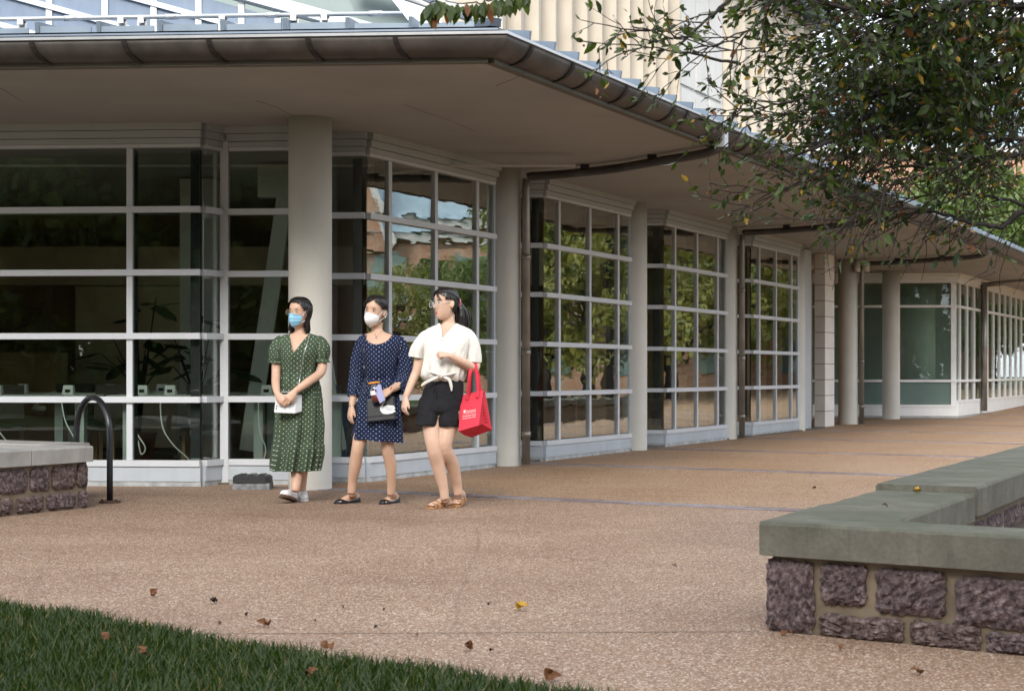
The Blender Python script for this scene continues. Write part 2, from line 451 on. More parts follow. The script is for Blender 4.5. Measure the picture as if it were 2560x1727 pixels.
def glazed_wall(p0, p1, n, mull, fr, trans=(2.505,1.935,1.36,.785), z0=.235, z1=3.065, glassm='glass', head=True, base=True,
                inner=True, mw=.055, end_mull=False, headz=SOF, spandrel_row=False, deep=.0):
    "glazing from p0 to p1 with outward normal n; mull = distances of the uprights from p0"
    p0, p1 = V(p0), V(p1); L = (p1-p0).length; u = (p1-p0)/L; rz = ang(u)
    def P(s, o, z): q = p0+u*s+n*o; return V((q.x, q.y, z))
    fm = M[fr]
    f = MB()
    f.box(P(L/2, .012, z0-.027), (L, .075, .055), rz)
    frame = f.build('window_frame', fm, bld)
    box_obj('head_rail', fm, P(L/2, .008, z1+.016), (L, .060, .030), rz, frame)
    xs = sorted(mull)
    edges = [0]+xs+[L]
    for s in (edges if end_mull else xs):
        ss = min(max(s, mw/2+.003), L-mw/2-.003)
        box_obj('mullion', fm, P(ss, .0, (z0+z1)/2), (mw, .05, z1-z0-.004), rz, frame)
        if inner and 0 < s < L:
            box_obj('mullion_backing', M['black_frame'], P(ss, -.085, (z0+z1)/2), (mw*.95, .11, z1-z0-.01), rz, frame)  # dark backing added for the dark reflection beside each mullion
    for z in trans:
        box_obj('transom', fm, P(L/2, .012, z), (L+.006, .075, .055), rz, frame)
    zs = [z0]+sorted(trans)+[z1]
    for a, b in zip(edges[:-1], edges[1:]):
        for r, (za, zb) in enumerate(zip(zs[:-1], zs[1:])):
            gm = M['spandrel'] if (spandrel_row and r == 0) else M[glassm]
            o = box_obj('pane', gm, P((a+b)/2, -.004, (za+zb)/2), (b-a-.02, .008, zb-za-.02), rz+rnd.uniform(-.0016,.0016), frame)
            if len(trans) > 2 and L > 2:                      # panes tilted to lower what they reflect, the top row most
                tl_ = (.020 if r == 4 else .006 if r == 3 else 0)+rnd.uniform(-.0012,.0012)
                q_ = P((a+b)/2, -.004, (za+zb)/2)
                o.matrix_basis = Matrix.Translation(q_) @ Matrix.Rotation(rz, 4, 'Z') @ Matrix.Rotation(tl_, 4, 'X') @ Matrix.Diagonal((b-a-.02, .008, zb-za-.02, 1))
    if head:
        hm = M['header'] if fr == 'alu' else M['white_frame']
        for k, (a, b, o) in enumerate(((z1+.034, z1+.082, .010), (z1+.087, z1+.150, .028), (z1+.155, headz+.005, .046))):
            box_obj('header_board', hm, P(L/2, o, (a+b)/2), (L+o*1.2, .05+o, b-a), rz, frame)
    if base:
        bm = M['alu_panel'] if fr == 'alu' else M['white_frame']
        box_obj('base_panel', bm, P(L/2, .0, (.045+z0-.056)/2), (L+.01, .07, z0-.056-.045), rz, frame)
        box_obj('kerb', M['kerb_concrete'], P(L/2, -.01, .0), (L+.015, .075, .088), rz, frame)
    return frame

# left bay, its return, and the glazed strip behind the first column
C0 = V((-2.82, 13.50, 0)); 
glazed_wall(C0+E*4.2, C0, NF, [4.2-.65, 4.2-2.08, 4.2-3.5], 'alu')
C1 = C0+D*.27
glazed_wall(C0+D*.03, C1, NR, [], 'alu', inner=False)
box_obj('inner_post', M['black_frame'], (*(C0-NF*.10+E*.07).xy, 1.65), (.085,.085,2.8), 0, bld)
box_obj('corner_post', M['alu'], (*(C1+V((.045,.01,0))).xy, 1.62), (.075,.07,3.24), ang(E), bld)
glazed_wall(C1+V((.09,.0,0)), (-1.70, 13.66, 0), NF, [], 'alu', inner=False)
B0 = V((-1.385, 14.02, 0)); BSTEP = V((1.738, 3.31, 0)); BL = 2.50
box_obj('inner_post', M['black_frame'], (-1.93, 13.80, 1.65), (.09,.09,2.8), 0, bld)
for k in range(4):
    c = B0+BSTEP*k
    glazed_wall(c+E*(.47 if k == 0 else .42), c, NF, [], 'alu', inner=False)
    box_obj('inner_post', M['black_frame'], (*(c-NF*.11+E*.085).xy, 1.65), (.085,.085,2.8), 0, bld)
    glazed_wall(c+D*.032, c+D*BL, NR, [.375, 1.235, 2.09], 'alu')
    e_ = c+D*BL
    nx = (c+BSTEP+E*.42) if k < 3 else (c+BSTEP*1.0+E*.1)
    w = MB(); mid = (e_+nx)/2; dv = nx-e_
    w.box((mid.x-.03, mid.y, 1.62), (dv.length, .08, 3.24), ang(dv))
    w.build('end_panel', M['alu_panel'], bld)
w = MB(); w.box((-1.78, 13.86, 1.62), (.08, .40, 3.24)); w.build('end_panel', M['alu_panel'], bld)

# columns
cm = MB(); n = 40
cm.rings([[V((.192*math.cos(t*2*math.pi/n), .192*math.sin(t*2*math.pi/n), z)) for t in range(n)] for z in (-.05, 0, 1, 2, 3.3)])
cmesh = cm.mesh('column', M['column'], True)
for k in range(7):
    p = COL0+CSTEP*k
    inst('column', cmesh, Matrix.Translation(p) @ Matrix.Rotation(k*.7, 4, 'Z'), bld)

# pale stone pier with one block per course
pier_c = V((5.93, 28.35, 0))
for i in range(11):
    h = .298
    box_obj('stone_block', M['pale_stone'], (*(pier_c+D*.06).xy, h*i+h/2), (.62, .20, h-.012), ang(D), bld)
core = MB().box((*(pier_c+D*.06).xy, 1.63), (.60, .18, 3.26), ang(D)); core.build('pier_core', M['mortar'], bld)

# far pavilion: white frames
PV = V((10.08, 33.8, 0))
def pv_at(nx): return (nx-CX)/F
glazed_wall((6.3, 34.05, 0), PV, NF, [.12, 2.3], 'white_frame', trans=(2.53,.84), z0=.30, z1=3.06, glassm='glass_pav', inner=False, mw=.12, end_mull=True, spandrel_row=True, headz=3.42)
glazed_wall(PV+D*.04, PV+D*12.5, NR, [.25+.83*i for i in range(15)], 'white_frame', trans=(2.53,.84), z0=.30+.1, z1=3.06, glassm='glass_pav', inner=False, mw=.07, headz=3.42)
for i in range(15):
    box_obj('mullion', M['white_frame'], (*(PV+D*(.25+.83*i+.13)+NR*.002).xy, 1.7), (.045, .045, 2.7), ang(D), bld)

m = MB(); m.rings([[V((9.62+.45*math.cos(t*.2618), 35.5+.45*math.sin(t*.2618), z)) for t in range(24)] for z in (.02, 3.25)]); m.build('interior_column', M['column'], bld, True)  # solid cylinder added for the column reflection in the pavilion glass
MB().box((8.2, 36.8, 1.65), (6.5, .1, 3.2)).build('interior_wall', M['interior_white'], bld)
# soffit, ceiling and the roof over it
E0 = V((-.17, 10.80, 0))
IN = (-NR)                                     # inwards from the receding eave
far_t = 42
LEFT = E0+E*10
sof_poly = [E0, E0+D*far_t, E0+D*far_t+IN*12, V((-9, 34, 0)), LEFT+V((0, 14, 0)), LEFT]
MB().prism(sof_poly, SOF, SOF+.05).build('soffit', M['soffit'], bld)
def band(a, b, n, out, z0, z1, thick):
    m = MB(); m.box((*((a+b)/2+n*out).xy, (z0+z1)/2), ((b-a).length, thick, z1-z0), ang(b-a)); return m
for pts in ([(-60,205),(0,221),(30,238),(58,256)], [(640,252),(690,268),(725,286),(762,297)], [(1330,165),(1300,190),(1240,215)], [(1010,262),(1060,280),(1120,300),(1190,330)]):
    cw_ = [V((*((at(x, y, 1)-V((0,0,CAMZ)))*((SOF-CAMZ)/((HZ-y)/F))).xy, SOF-.0005)) for x, y in pts]
    MB().tube(catmull(cw_, 8), .0022, 4).build('plaster_crack', M['soffit_edge'], bld)
band(E0+E*10, E0, NF, .015, SOF-.012, SOF+.06, .07).build('soffit_edge', M['soffit_edge'], bld)
band(E0, E0+D*far_t, NR, .015, SOF-.015, SOF+.06, .07).build('soffit_edge', M['soffit_edge'], bld)

# gutter: a curved trough swept round the corner
prof = [(.045, -.005), (.09, .0), (.14, .018), (.185, .052), (.212, .095), (.222, .135)]
def corner_pt(o, z):
    # mitre of the two eaves at offset o
    a = E0+NF*o; b = E0+NR*o
    # intersection of a+s*E and b+t*D
    A_ = np.array([[E.x, -D.x], [E.y, -D.y]]); r = np.linalg.solve(A_, np.array([b.x-a.x, b.y-a.y]))
    q = a+E*r[0]; return V((q.x, q.y, z))
def eave_sweep(profile, name, mat, smooth=True, parent=bld, fix=True):
    m = MB(); rs = []
    for end in (0, 1, 2):
        ring = []
        for o, z in profile:
            z = SOF+.02+z
            if end == 0: q = E0+E*10+NF*o; ring.append(V((q.x, q.y, z)))
            elif end == 1: ring.append(corner_pt(o, z))
            else: q = E0+D*far_t+NR*o; ring.append(V((q.x, q.y, z)))
        rs.append(ring)
    for a, b in ((0, 1), (1, 2)):                       # subdivide the runs
        for i in range(12):
            r0 = [rs[a][j].lerp(rs[b][j], i/12) for j in range(len(profile))]
            r1 = [rs[a][j].lerp(rs[b][j], (i+1)/12) for j in range(len(profile))]
            m.rings([r0, r1], cap=False, closed=False)
    return m.build(name, mat, parent, smooth, fix)
gut = eave_sweep(prof+[(.212, .137), (.20, .10), (.175, .062), (.13, .03), (.08, .02)], 'gutter', M['gutter'], True)
eave_sweep([(.218,.128),(.236,.130),(.237,.150),(.216,.152),(.218,.128)], 'gutter_lip', M['lip'], False)
eave_sweep([(.10,.03),(.10,.18),(.085,.185),(.06,.185)], 'fascia', M['zinc'], False)
eave_sweep([(.115,.178),(.122,.183),(.118,.198),(.09,.205),(-.05,.225)], 'drip_edge', M['zinc_dark'], False)
# roof sheets
rz0, rz1, run = SOF+.235, SOF+.235+.75, 5.2
rf = MB()
a0 = E0+E*10; c0 = corner_pt(.09, 0); 
ci = corner_pt(-run, 0)
rf.add([(*(a0+NF*.09).xy, rz0), (*c0.xy, rz0), (*ci.xy, rz1), (*(a0-NF*run).xy, rz1)], [(0,1,2,3)])
rf.add([(*c0.xy, rz0), (*(E0+D*far_t+NR*.09).xy, rz0), (*(E0+D*far_t-NR*run).xy, rz1), (*ci.xy, rz1)], [(0,1,2,3)])
roof = rf.build('roof', M['zinc'], bld)
MB().beam((*c0.xy, rz0+.03), (*ci.xy, rz1+.03), .09, .06).build('roof_ridge', M['zinc_dark'], roof)
seam = MB().box((0, .5, 0), (.03, 1.0, .09)).mesh('seam', M['zinc'])
slope = math.atan2(rz1-rz0, run+.09)
def seam_at(base, inward, L):
    yaw = math.atan2(inward.y, inward.x)-math.pi/2
    m4 = Matrix.Translation((base.x, base.y, rz0+.04)) @ Matrix.Rotation(yaw, 4, 'Z') @ Matrix.Rotation(slope, 4, 'X') @ Matrix.Diagonal((1, L, 1, 1))
    inst('seam', seam, m4, roof)
for i in range(1, 78): seam_at(E0+D*(.1+.42*i)+NR*.07, IN, 1.2)
for i in range(1, 20): seam_at(E0+E*(.1+.46*i)+NF*.07, -NF, 1.2)
zf = MB().box((0,0,0), (.40, .012, .055)).mesh('roof_fold', M['zinc'])
for i in range(18):
    p = E0+E*(.30+.47*i)+NF*.05
    inst('roof_fold', zf, Matrix.Translation((p.x, p.y, SOF+.252+rnd.uniform(-.006,.012))) @ Matrix.Rotation(ang(E)+math.pi+rnd.uniform(-.01,.01), 4, 'Z') @ Matrix.Rotation(rnd.uniform(-.03,.03), 4, 'Y'), roof)

# gutter straps, one each
def strap(p, dirv, n, skew=0):
    m = MB(); rs = []
    for o, z in [(.05,-.002),(.09,.003),(.14,.02),(.185,.053),(.213,.095),(.224,.128)]:
        c = p+n*(o+.011)-dirv*skew*(.224-o)
        z = SOF+.02+z-.011
        rs.append([V((*(c-dirv*.018).xy, z)), V((*(c+dirv*.018).xy, z)), V((*(c+dirv*.018-n*.008).xy, z+.006)), V((*(c-dirv*.018-n*.008).xy, z+.006))])
    return m.rings(rs)
for s in (.65, 1.28, 2.0, 2.62, 3.30, 4.0):
    strap(E0+E*s, E, NF, .45).build('gutter_strap', M['gutter_strap'], gut, fix=True)
for i in range(34):
    strap(E0+D*(.25+.52*i+(.18 if i % 2 else 0)), D, NR).build('gutter_strap', M['gutter_strap'], gut, fix=True)

# snow rail on the front roof edge: pipe, couplings and clamps
zr = SOF+.385
ra, rb = E0+E*9.8-NF*.10, E0+E*.65-NF*.10
rail = MB().tube([(*ra.xy, zr), (*rb.xy, zr)], .016, 10).build('snow_rail', M['rail'], bld, True)
cpl = MB().tube([(-.05,0,0),(.05,0,0)], .021, 10).mesh('coupling', M['rail'], True)
clm = MB().box((0,.02,-.055), (.07,.012,.11)).box((0,-.012,-.02), (.045,.012,.05)).mesh('clamp', M['rail'])
for i in range(24):
    p = ra.lerp(rb, (i+.5)/24)
    inst('coupling' if i % 2 else 'clamp', cpl if i % 2 else clm, Matrix.Translation((p.x, p.y, zr)) @ Matrix.Rotation(ang(rb-ra), 4, 'Z'), rail)
    if i % 3 == 0:
        p2 = ra.lerp(rb, (i+.9)/24); inst('clamp', clm, Matrix.Translation((p2.x, p2.y, zr)) @ Matrix.Rotation(ang(rb-ra), 4, 'Z'), rail)

# downspouts: outlet at the gutter, curved run under the soffit, pipe down beside the column
base_path = [V((2.06,14.62,3.34)), V((1.98,14.74,3.215)), V((1.45,15.43,3.205)), V((1.12,15.85,3.20)), V((.62,16.25,3.195)), V((.20,16.43,3.19))]
cref = COL0+CSTEP
for k in (1, 3, 5):
    sh = COL0+CSTEP*k-cref
    path = catmull([p+sh for p in base_path], 6)
    last = path[-1]
    down = [last+V((-.035,.0,-.03)), V((last.x-.045, last.y+.01, 3.05)), V((last.x-.045, last.y+.01, .02))]
    ds = MB().tube(path+[last+V((-.03,.0,-.012))], .047, 10, 1.0, (0,0,1)).build('downspout', M['gutter'], bld, True)
    MB().tube(down, .046, 12).build('vertical_pipe', M['pipe'], ds, True)
    for z in (.35, 1.25, 2.3): MB().tube([(last.x-.045, last.y+.01, z-.03), (last.x-.045, last.y+.01, z+.03)], .053, 12).build('pipe_collar', M['pipe'], ds, True)
    for t in (12, 22): MB().box(path[t]+V((0,0,.055)), (.09,.09,.05)).build('pipe_bracket', M['gutter_strap'], ds)
    MB().box(path[0]+V((.0,.02,-.02)), (.10,.10,.16), ang(D)).build('outlet_box', M['lip'], ds)
p = PV+D*2.64+NR*.12
ds = MB().tube([(p.x, p.y, .1), (p.x, p.y, 3.2)], .075, 12).build('downspout', M['pipe'], bld, True)
MB().tube([(p.x, p.y, 3.15), (p.x+.6, p.y-.15, 3.2), (p.x+1.6, p.y-.5, 3.23)], .06, 10).build('branch_pipe', M['pipe'], ds, True)
# flood lamps on the far columns
for k in (5,):
    p = COL0+CSTEP*k
    for dx in (.12, .30): MB().tube([(p.x+dx, p.y-.28, 3.02), (p.x+dx, p.y-.28, 3.22)], .06, 12).build('soffit_lamp', M['column'], bld, True)

# ------------------------------------------------------------------ upper storey
# limestone fin wall set back on the roof
W0 = V((-3.67, 12.63, 0))
def wp(t, o=0): return W0+D*t+NR*o
def wbox(t0, t1, o0, o1, z0, z1, name, mat, parent):
    m = MB(); c = wp((t0+t1)/2, (o0+o1)/2); m.box((c.x, c.y, (z0+z1)/2), (t1-t0, o1-o0, z1-z0), ang(D)); return m.build(name, mat, parent)
ZT = 8.3
uw = wbox(7.0, 21.3, -.6, 0, 3.2, ZT, 'upper_wall', M['limestone'], bld)
def fin(t, w, dep, mat):
    # an angled vertical stone slab on a sloped foot
    a, b, c_, d_ = wp(t), wp(t+w), wp(t+w*.98, dep*.35), wp(t+.07, dep)
    m = MB().prism([a, b, c_, d_][::-1], 4.35, ZT-.02); m.build('stone_fin', mat, uw, fix=True)
    ft = MB(); e1, e2_ = wp(t+.07, dep), wp(t+w*.98, dep*.35); lo1, lo2 = wp(t+.05, dep+.05), wp(t+w, dep+.05)
    ft.add([(*e1.xy, 4.6), (*e2_.xy, 4.345), (*lo2.xy, 3.9), (*lo1.xy, 3.9), (*a.xy, 4.345), (*b.xy, 4.345), (*b.xy, 3.9), (*a.xy, 3.9)],
           [(0,1,2,3),(4,5,1,0),(5,6,2,1),(7,4,0,3),(4,7,6,5),(3,2,6,7)])
    ft.build('sloped_foot', M['limestone_white'], uw, fix=True)
for i in range(13): fin(7.02+.5*i, .46, .24, M['limestone'])
for i in range(4):
    for j in range(3):
        wbox(13.60+.66*j, 13.60+.66*j+.60, .0, .07+.012*((i+j) % 2), 3.9+.95*i, 3.9+.95*i+.88, 'wall_panel', M['limestone_white'], uw)
wbox(13.50, 15.62, -.02, .035, 3.3, ZT-.05, 'panel_backing', M['limestone_white'], uw)
for i in range(8): fin(15.75+.68*i, .60, .16, M['limestone'])
wbox(6.9, 21.6, -.7, .45, ZT, ZT+.25, 'cornice', M['zinc_dark'], uw)
for i in range(9): wbox(21.32, 21.7, -.1, .12, 4.2+.45*i, 4.2+.45*i+.06, 'louvre', M['lip'], uw)

# raked glazed gable above the front roof
GY = 17.0
def gp(nx, z): return V(((nx-CX)/F*GY, GY, z))
def rake(nx, off): return CAMZ+(HZ-(-167+.275*nx))/F*GY+off      # coping line through (608,0) falling to the right
gm = MB()
gx = [-140, -12, 124, 263, 385, 497, 604, 695, 790]
cop = MB(); a, b = gp(-160, rake(-160, .05)), gp(1010, rake(1010, .05)); cop.beam(a, b, .22, .13); gable = cop.build('gable_coping', M['alu'], bld)
offs = [-.04, -.30, -.66, -1.02, -1.38, -1.74]
for i in range(len(gx)-1):
    xa, xb = gx[i]+4, gx[i+1]-4
    for ob, oa in zip(offs[:-1], offs[1:]):
        lo_a, lo_b = max(rake(xa, oa), 3.9), max(rake(xb, oa), 3.9)
        hi_a, hi_b = rake(xa, ob-.06), rake(xb, ob-.06)
        if hi_b <= lo_b+.02: continue
        m = MB(); q = [gp(xa, lo_a), gp(xb, lo_b), gp(xb, hi_b), gp(xa, hi_a)]
        m.add(q+[p+V((0,.02,0)) for p in q], [(0,1,2,3),(7,6,5,4),(0,4,5,1),(1,5,6,2),(2,6,7,3),(3,7,4,0)])
        m.build('gable_pane', M['skyglass'], gable)
for x in gx:
    MB().beam(gp(x, 3.9)+V((0,.0,0)), gp(x, rake(x, 0)), .07, .055, (0,1,0)).build('gable_mullion', M['alu'], gable)
for o in offs[1:]:
    xe = min(800, (CAMZ+o+HZ/F*GY+167/F*GY-3.9)*F/(GY*.275))
    MB().beam(gp(-160, rake(-160, o-.03))+V((0,-.012,0)), gp(xe, rake(xe, o-.03))+V((0,-.012,0)), .07, .06).build('raked_bar', M['alu'], gable)
m = MB(); q = [V((-6.2, 18.4, 3.6)), V((-1.0, 18.4, 3.6)), V((-.95, 18.4, 4.95)), V((-3.0, 18.6, 7.6)), V((-6.2, 18.6, 7.6))]
m.add(q+[p+V((0,.1,0)) for p in q], [(0,1,2,3,4),(9,8,7,6,5)]+[(i,(i+1) % 5,5+(i+1) % 5,5+i) for i in range(5)])
m.build('roof_slope', M['green_panel'], bld, fix=True)
MB().beam(at(880,-60,18.1), at(1250,62,18.1), .10, .16).build('verge_coping', M['limestone_white'], bld)
MB().beam(at(980,-40,17.9), at(1180,52,17.9), .05, .05).build('verge_flashing', M['zinc_dark'], bld)

# ------------------------------------------------------------------ interior seen through the glass
fl = MB().prism([C0+E*7+V((0,.12,0)), C0+V((0,.12,0)), V((-1.3,14.25,0)), V((-1.3,14.25,0))+D*15, V((2,33,0)), V((-9.8,33,0))], -.03, .02)
tag(fl.build('interior_floor', M['interior_floor']), 'dark patterned carpet of the reading room', None, kind='structure')
MB().box((-4.6, 21.2, 1.64), (11, .12, 3.24)).build('interior_wall', M['interior_wall'], bld)
MB().box((-9.7, 17, 1.64), (.12, 9, 3.24)).build('interior_wall', M['interior_wall'], bld)
m = MB(); a, b = V((0.7, 21.2, 0)), V((0.7, 21.2, 0))+D*12; m.box((*((a+b)/2).xy, 1.64), (12, .12, 3.24), ang(D)); m.build('interior_wall', M['interior_wall'], bld)
MB().box((-4.2, 19.6, 2.42), (9.6, .3, .5)).build('ceiling_beam', M['interior_beige'], bld)
MB().box((-4.9, 19.55, 1.1), (1.6, .2, 2.1)).build('interior_panel', M['interior_beige'], bld)
MB().box((-2.0, 19.75, 1.1), (1.5, .1, 2.1)).build('interior_panel', M['red_brown'], bld)
MB().box((-6.9, 18.6, .65), (2.6, .4, 1.25)).build('book_shelf', M['interior_wall'], bld)
MB().box((-3.6, 17.3, 1.64), (.42, .42, 3.22)).build('interior_column', M['interior_white'], bld)
MB().box((-3.6, 15.3, 3.15), (8.5, .05, .02)).build('ceiling_strip', M['interior_white'], bld)
ab = MB().beam((-2.82,15.9,.2), (-2.42,15.9,2.9), .16, .14, (0,1,0)); ab.beam((-1.85,15.9,.2), (-2.28,15.9,2.9), .16, .14, (0,1,0)); ab.box((-2.35,15.9,3.05), (.7,.16,.32))
ab.build('interior_brace', M['interior_white'], bld)
# ------------------------------------------------------------------ reading room furniture
tabs = []
tops = [(-4.75,14.75,1.25,'long pale study table behind the leftmost window pane'),
        (-3.45,14.72,.95,'pale study table just behind the left bay corner pane'),
        (-2.35,14.85,.62,'pale study table behind the narrow window left of the first column'),
        (-5.35,16.3,1.1,'pale study table in the second row at the left window edge'),
        (-3.0,16.4,1.0,'pale study table in the second row behind the bay return'),
        (-4.6,17.8,1.6,'pale study table in the third row far inside the left bay'),
        (-4.05,16.1,1.5,'pale study table in the second row deeper inside the left bay'),
        (-1.65,15.2,.55,'small pale study table behind the window right of the first column')]
for i, (x, y, w, lab) in enumerate(tops):
    t = thing('study_table', (x, y, .02), lab, 'table', 'study tables in the reading room'); tabs.append(t)
    MB().box((x, y, .795), (w, .62, .03)).build('tabletop', M['table'], t)
    for sx in (-1, 1):
        MB().box((x+sx*(w/2-.14), y, .40), (.09, .12, .76)).build('leg', M['table_leg'], t)
        MB().box((x+sx*(w/2-.14), y, .035), (.07, .56, .03)).build('foot', M['table_leg'], t)
boxes = [(-5.3,16.15,'white outlet box on the second row table at the left window edge'),(-4.3,15.95,'left white outlet box on the second row table of the left bay'),(-3.75,15.95,'right white outlet box on the second row table of the left bay'),
         (-5.05,14.6,'white power outlet box at the left end of the leftmost study table'),
         (-4.35,14.62,'white power outlet box at the right end of the leftmost study table'),
         (-3.62,14.6,'white power outlet box on the table behind the left bay corner pane'),
         (-3.35,14.62,'white power outlet box beside the other on the corner pane table'),
         (-2.42,14.7,'white power outlet box on the table left of the first column')]
for x, y, lab in boxes:
    t = thing('power_box', (x, y, .811), lab, 'outlet', 'power outlet boxes on the study tables')
    m = MB(); m.add([(x-.055,y-.045,.811),(x+.055,y-.045,.811),(x+.055,y+.045,.811),(x-.055,y+.045,.811),(x-.045,y-.02,.905),(x+.045,y-.02,.905),(x+.045,y+.035,.905),(x-.045,y+.035,.905)],
        [(3,2,1,0),(4,5,6,7),(0,1,5,4),(1,2,6,5),(2,3,7,6),(3,0,4,7)]); m.build('housing', M['cord'], t)
    MB().box((x, y-.036, .85), (.05,.012,.03)).build('socket', M['black_frame'], t)
cords = [([(-4.98,14.42,.735),(-4.96,14.40,.70),(-4.97,14.4,.45),(-4.86,14.4,.28),(-4.93,14.38,.1),(-4.9,14.4,.03)],'white cord hanging from the leftmost study table'),
         ([(-4.35,14.44,.735),(-4.36,14.42,.69),(-4.32,14.42,.5),(-4.22,14.42,.30),(-4.31,14.4,.12),(-4.29,14.42,.03)],'white cord hanging down between the leftmost table and the mullion'),
         ([(-3.62,14.42,.735),(-3.61,14.38,.69),(-3.64,14.38,.45),(-3.54,14.38,.28),(-3.58,14.38,.22),(-3.62,14.38,.34),(-3.69,14.4,.14),(-3.55,14.42,.03)],'looped white cord hanging behind the left bay corner pane'),
         ([(-3.35,14.44,.735),(-3.40,14.42,.68),(-3.38,14.42,.45),(-3.28,14.42,.30),(-3.16,14.42,.2),(-3.0,14.5,.03)],'thin white cord trailing to the right under the corner pane table'),
         ([(-2.45,14.55,.735),(-2.47,14.52,.69),(-2.46,14.52,.42),(-2.40,14.52,.25),(-2.44,14.5,.1),(-2.42,14.52,.03)],'white cord hanging behind the narrow window left of the first column')]
for (pts, lab), k in zip(cords, (0,0,1,1,2)):
    pts = [(a, b, c*1.11) for a, b, c in pts]
    MB().tube(catmull(pts, 6), .007, 6).build('power_cord', M['cord'], tabs[k], True)

def chair(x, y, rz, lab):
    t = thing('reading_chair', (x, y, .02), lab, 'chair', 'dark chairs in the reading room')
    R = Matrix.Translation((x, y, 0)) @ Matrix.Rotation(rz, 4, 'Z')
    def b(name, c, s, mat, tilt=0):
        m = MB().box((0,0,0), s); mm = R @ Matrix.Translation(c) @ Matrix.Rotation(tilt, 4, 'X'); m.v = [tuple(mm @ V(p)) for p in m.v]; m.build(name, mat, t)
    b('seat', (0,0,.46), (.44,.44,.05), M['chair']); b('backrest', (0,.22,.72), (.42,.04,.36), M['chair'], -.12)
    for sx in (-1,1):
        for sy in (-1,1): b('leg', (sx*.19, sy*.19, .23), (.035,.035,.42), M['interior_wall'])
for x, y, rz, lab in [(-5.3,15.5,.3,'dark reading chair behind the leftmost study table'), (-4.2,15.35,-.2,'dark reading chair near the mullion of the left bay'),
                      (-3.2,15.5,.1,'dark reading chair behind the corner pane table'), (-4.9,16.9,.5,'dark reading chair in the back row of the left bay'), (-2.1,15.7,-.3,'dark reading chair behind the first column')]:
    chair(x, y, rz, lab)
t = thing('recycling_bin', (-2.02, 16.6, .02), 'blue bin standing inside behind the narrow window', 'bin')
MB().rings([[V((-2.02+sx*w, 16.6+sy*w*.8, z)) for sx, sy in ((-1,-1),(1,-1),(1,1),(-1,1))] for w, z in ((.16,.02),(.21,.62))]).build('body', M['bin_blue'], t)
MB().box((-2.02,16.6,.65), (.46,.38,.06)).build('lid', M['bin_blue'], t)

def potted_plant(x, y, h, n, lab):
    t = thing('potted_plant', (x, y, .02), lab, 'plant', 'potted plants in the reading room')
    MB().rings([[V((x+r*math.cos(a*.5236), y+r*math.sin(a*.5236), z)) for a in range(12)] for r, z in ((.13,.02),(.19,.34),(.20,.36))]).build('pot', M['pot'], t)
    st = MB(); lf = MB()
    for i in range(n):
        a = i*2.399; r = rnd.uniform(.15,.5); top = V((x+r*math.cos(a), y+r*.5*math.sin(a), h*rnd.uniform(.55,1)))
        path = catmull([(x,y,.35),(x+.05*math.cos(a),y+.05*math.sin(a),h*.45), tuple(top)], 5); st.tube(path, lerp_list([.014,.006], len(path)), 5)
        for k in range(2):
            d_ = V((math.cos(a+k*1.5), math.sin(a+k*1.5)*.5, rnd.uniform(-.7,.3))).normalized(); s = V((-d_.y, d_.x, .15)).normalized(); L = rnd.uniform(.22,.36); w_ = L*.32
            p = top-V((0,0,.06*k)); q = [p, p+d_*L*.35+s*w_, p+d_*L*.75+s*w_*.8, p+d_*L, p+d_*L*.75-s*w_*.8, p+d_*L*.35-s*w_]; lf.add(q, [(0,1,2,3),(0,3,4,5)])
    st.build('stem', M['twig'], t, True); o = lf.build('foliage', M['leaf'], t); tag(o, kind='stuff')
potted_plant(-4.15, 16.6, 1.9, 13, 'dark leafy potted plant inside behind the wide left pane')
potted_plant(-3.35, 15.9, 1.75, 12, 'dark leafy potted plant inside behind the left bay corner pane')

# ------------------------------------------------------------------ stone planters
def stone_mb(P, u, n, u0, u1, z0, z1, res=(5,4), rough=.016):
    "one rough stone block on the face P + u*s, proud along n"
    m = MB(); nx, nz = res; rs = []; sd = rnd.uniform(0, 100)
    for j in range(nz+1):
        row = []
        for i in range(nx+1):
            a, b = i/nx, j/nz
            e = min(1, 5.5*min(a, 1-a, b, 1-b)+.0)
            q = .012+.015*e**.5+(rnd.uniform(-rough, rough) if 0 < i < nx and 0 < j < nz else 0)*1.0
            ja = rnd.uniform(-.006,.006); jb = rnd.uniform(-.006,.006)
            # clip the corners a little
            ca = .012*(1 if (i in (0,nx) and j in (0,nz)) else 0)
            s = u0+(u1-u0)*a+ja+(ca if i == 0 else -ca if i == nx else 0)
            z = z0+(z1-z0)*b+jb+(ca if j == 0 else -ca if j == nz else 0)
            p = P+u*s+n*q; row.append(V((p.x, p.y, max(z, -.02))))
        rs.append(row)
    vs_ = [p for r in rs for p in r]; fs = []
    for j in range(nz):
        for i in range(nx):
            k = j*(nx+1)+i; fs.append((k, k+1, k+nx+2, k+nx+1))
    bd = [i for i in range(nx+1)]+[(j+1)*(nx+1)-1 for j in range(1, nz+1)]+[nz*(nx+1)+i for i in range(nx-1, -1, -1)]+[j*(nx+1) for j in range(nz-1, 0, -1)]
    k0 = len(vs_); vs_ += [vs_[i]-n*.09 for i in bd]; B = len(bd)
    for i in range(B): fs.append((bd[(i+1) % B], bd[i], k0+i, k0+(i+1) % B))
    m.add(vs_, fs); return m
def ashlar(L, H, course, wmin, wmax):
    out = []; z = 0
    for ch in course:
        s = rnd.uniform(-.1, 0)
        while s < L:
            w_ = rnd.uniform(wmin, wmax)*(1.25 if ch < .12 else 1)
            out.append((max(s,0), min(s+w_, L), z+.012, z+ch-.008)); s += w_+rnd.uniform(.02,.035)
        z += ch+.012
    return [(a,b,c,d_) for a,b,c,d_ in out if b-a > .06]
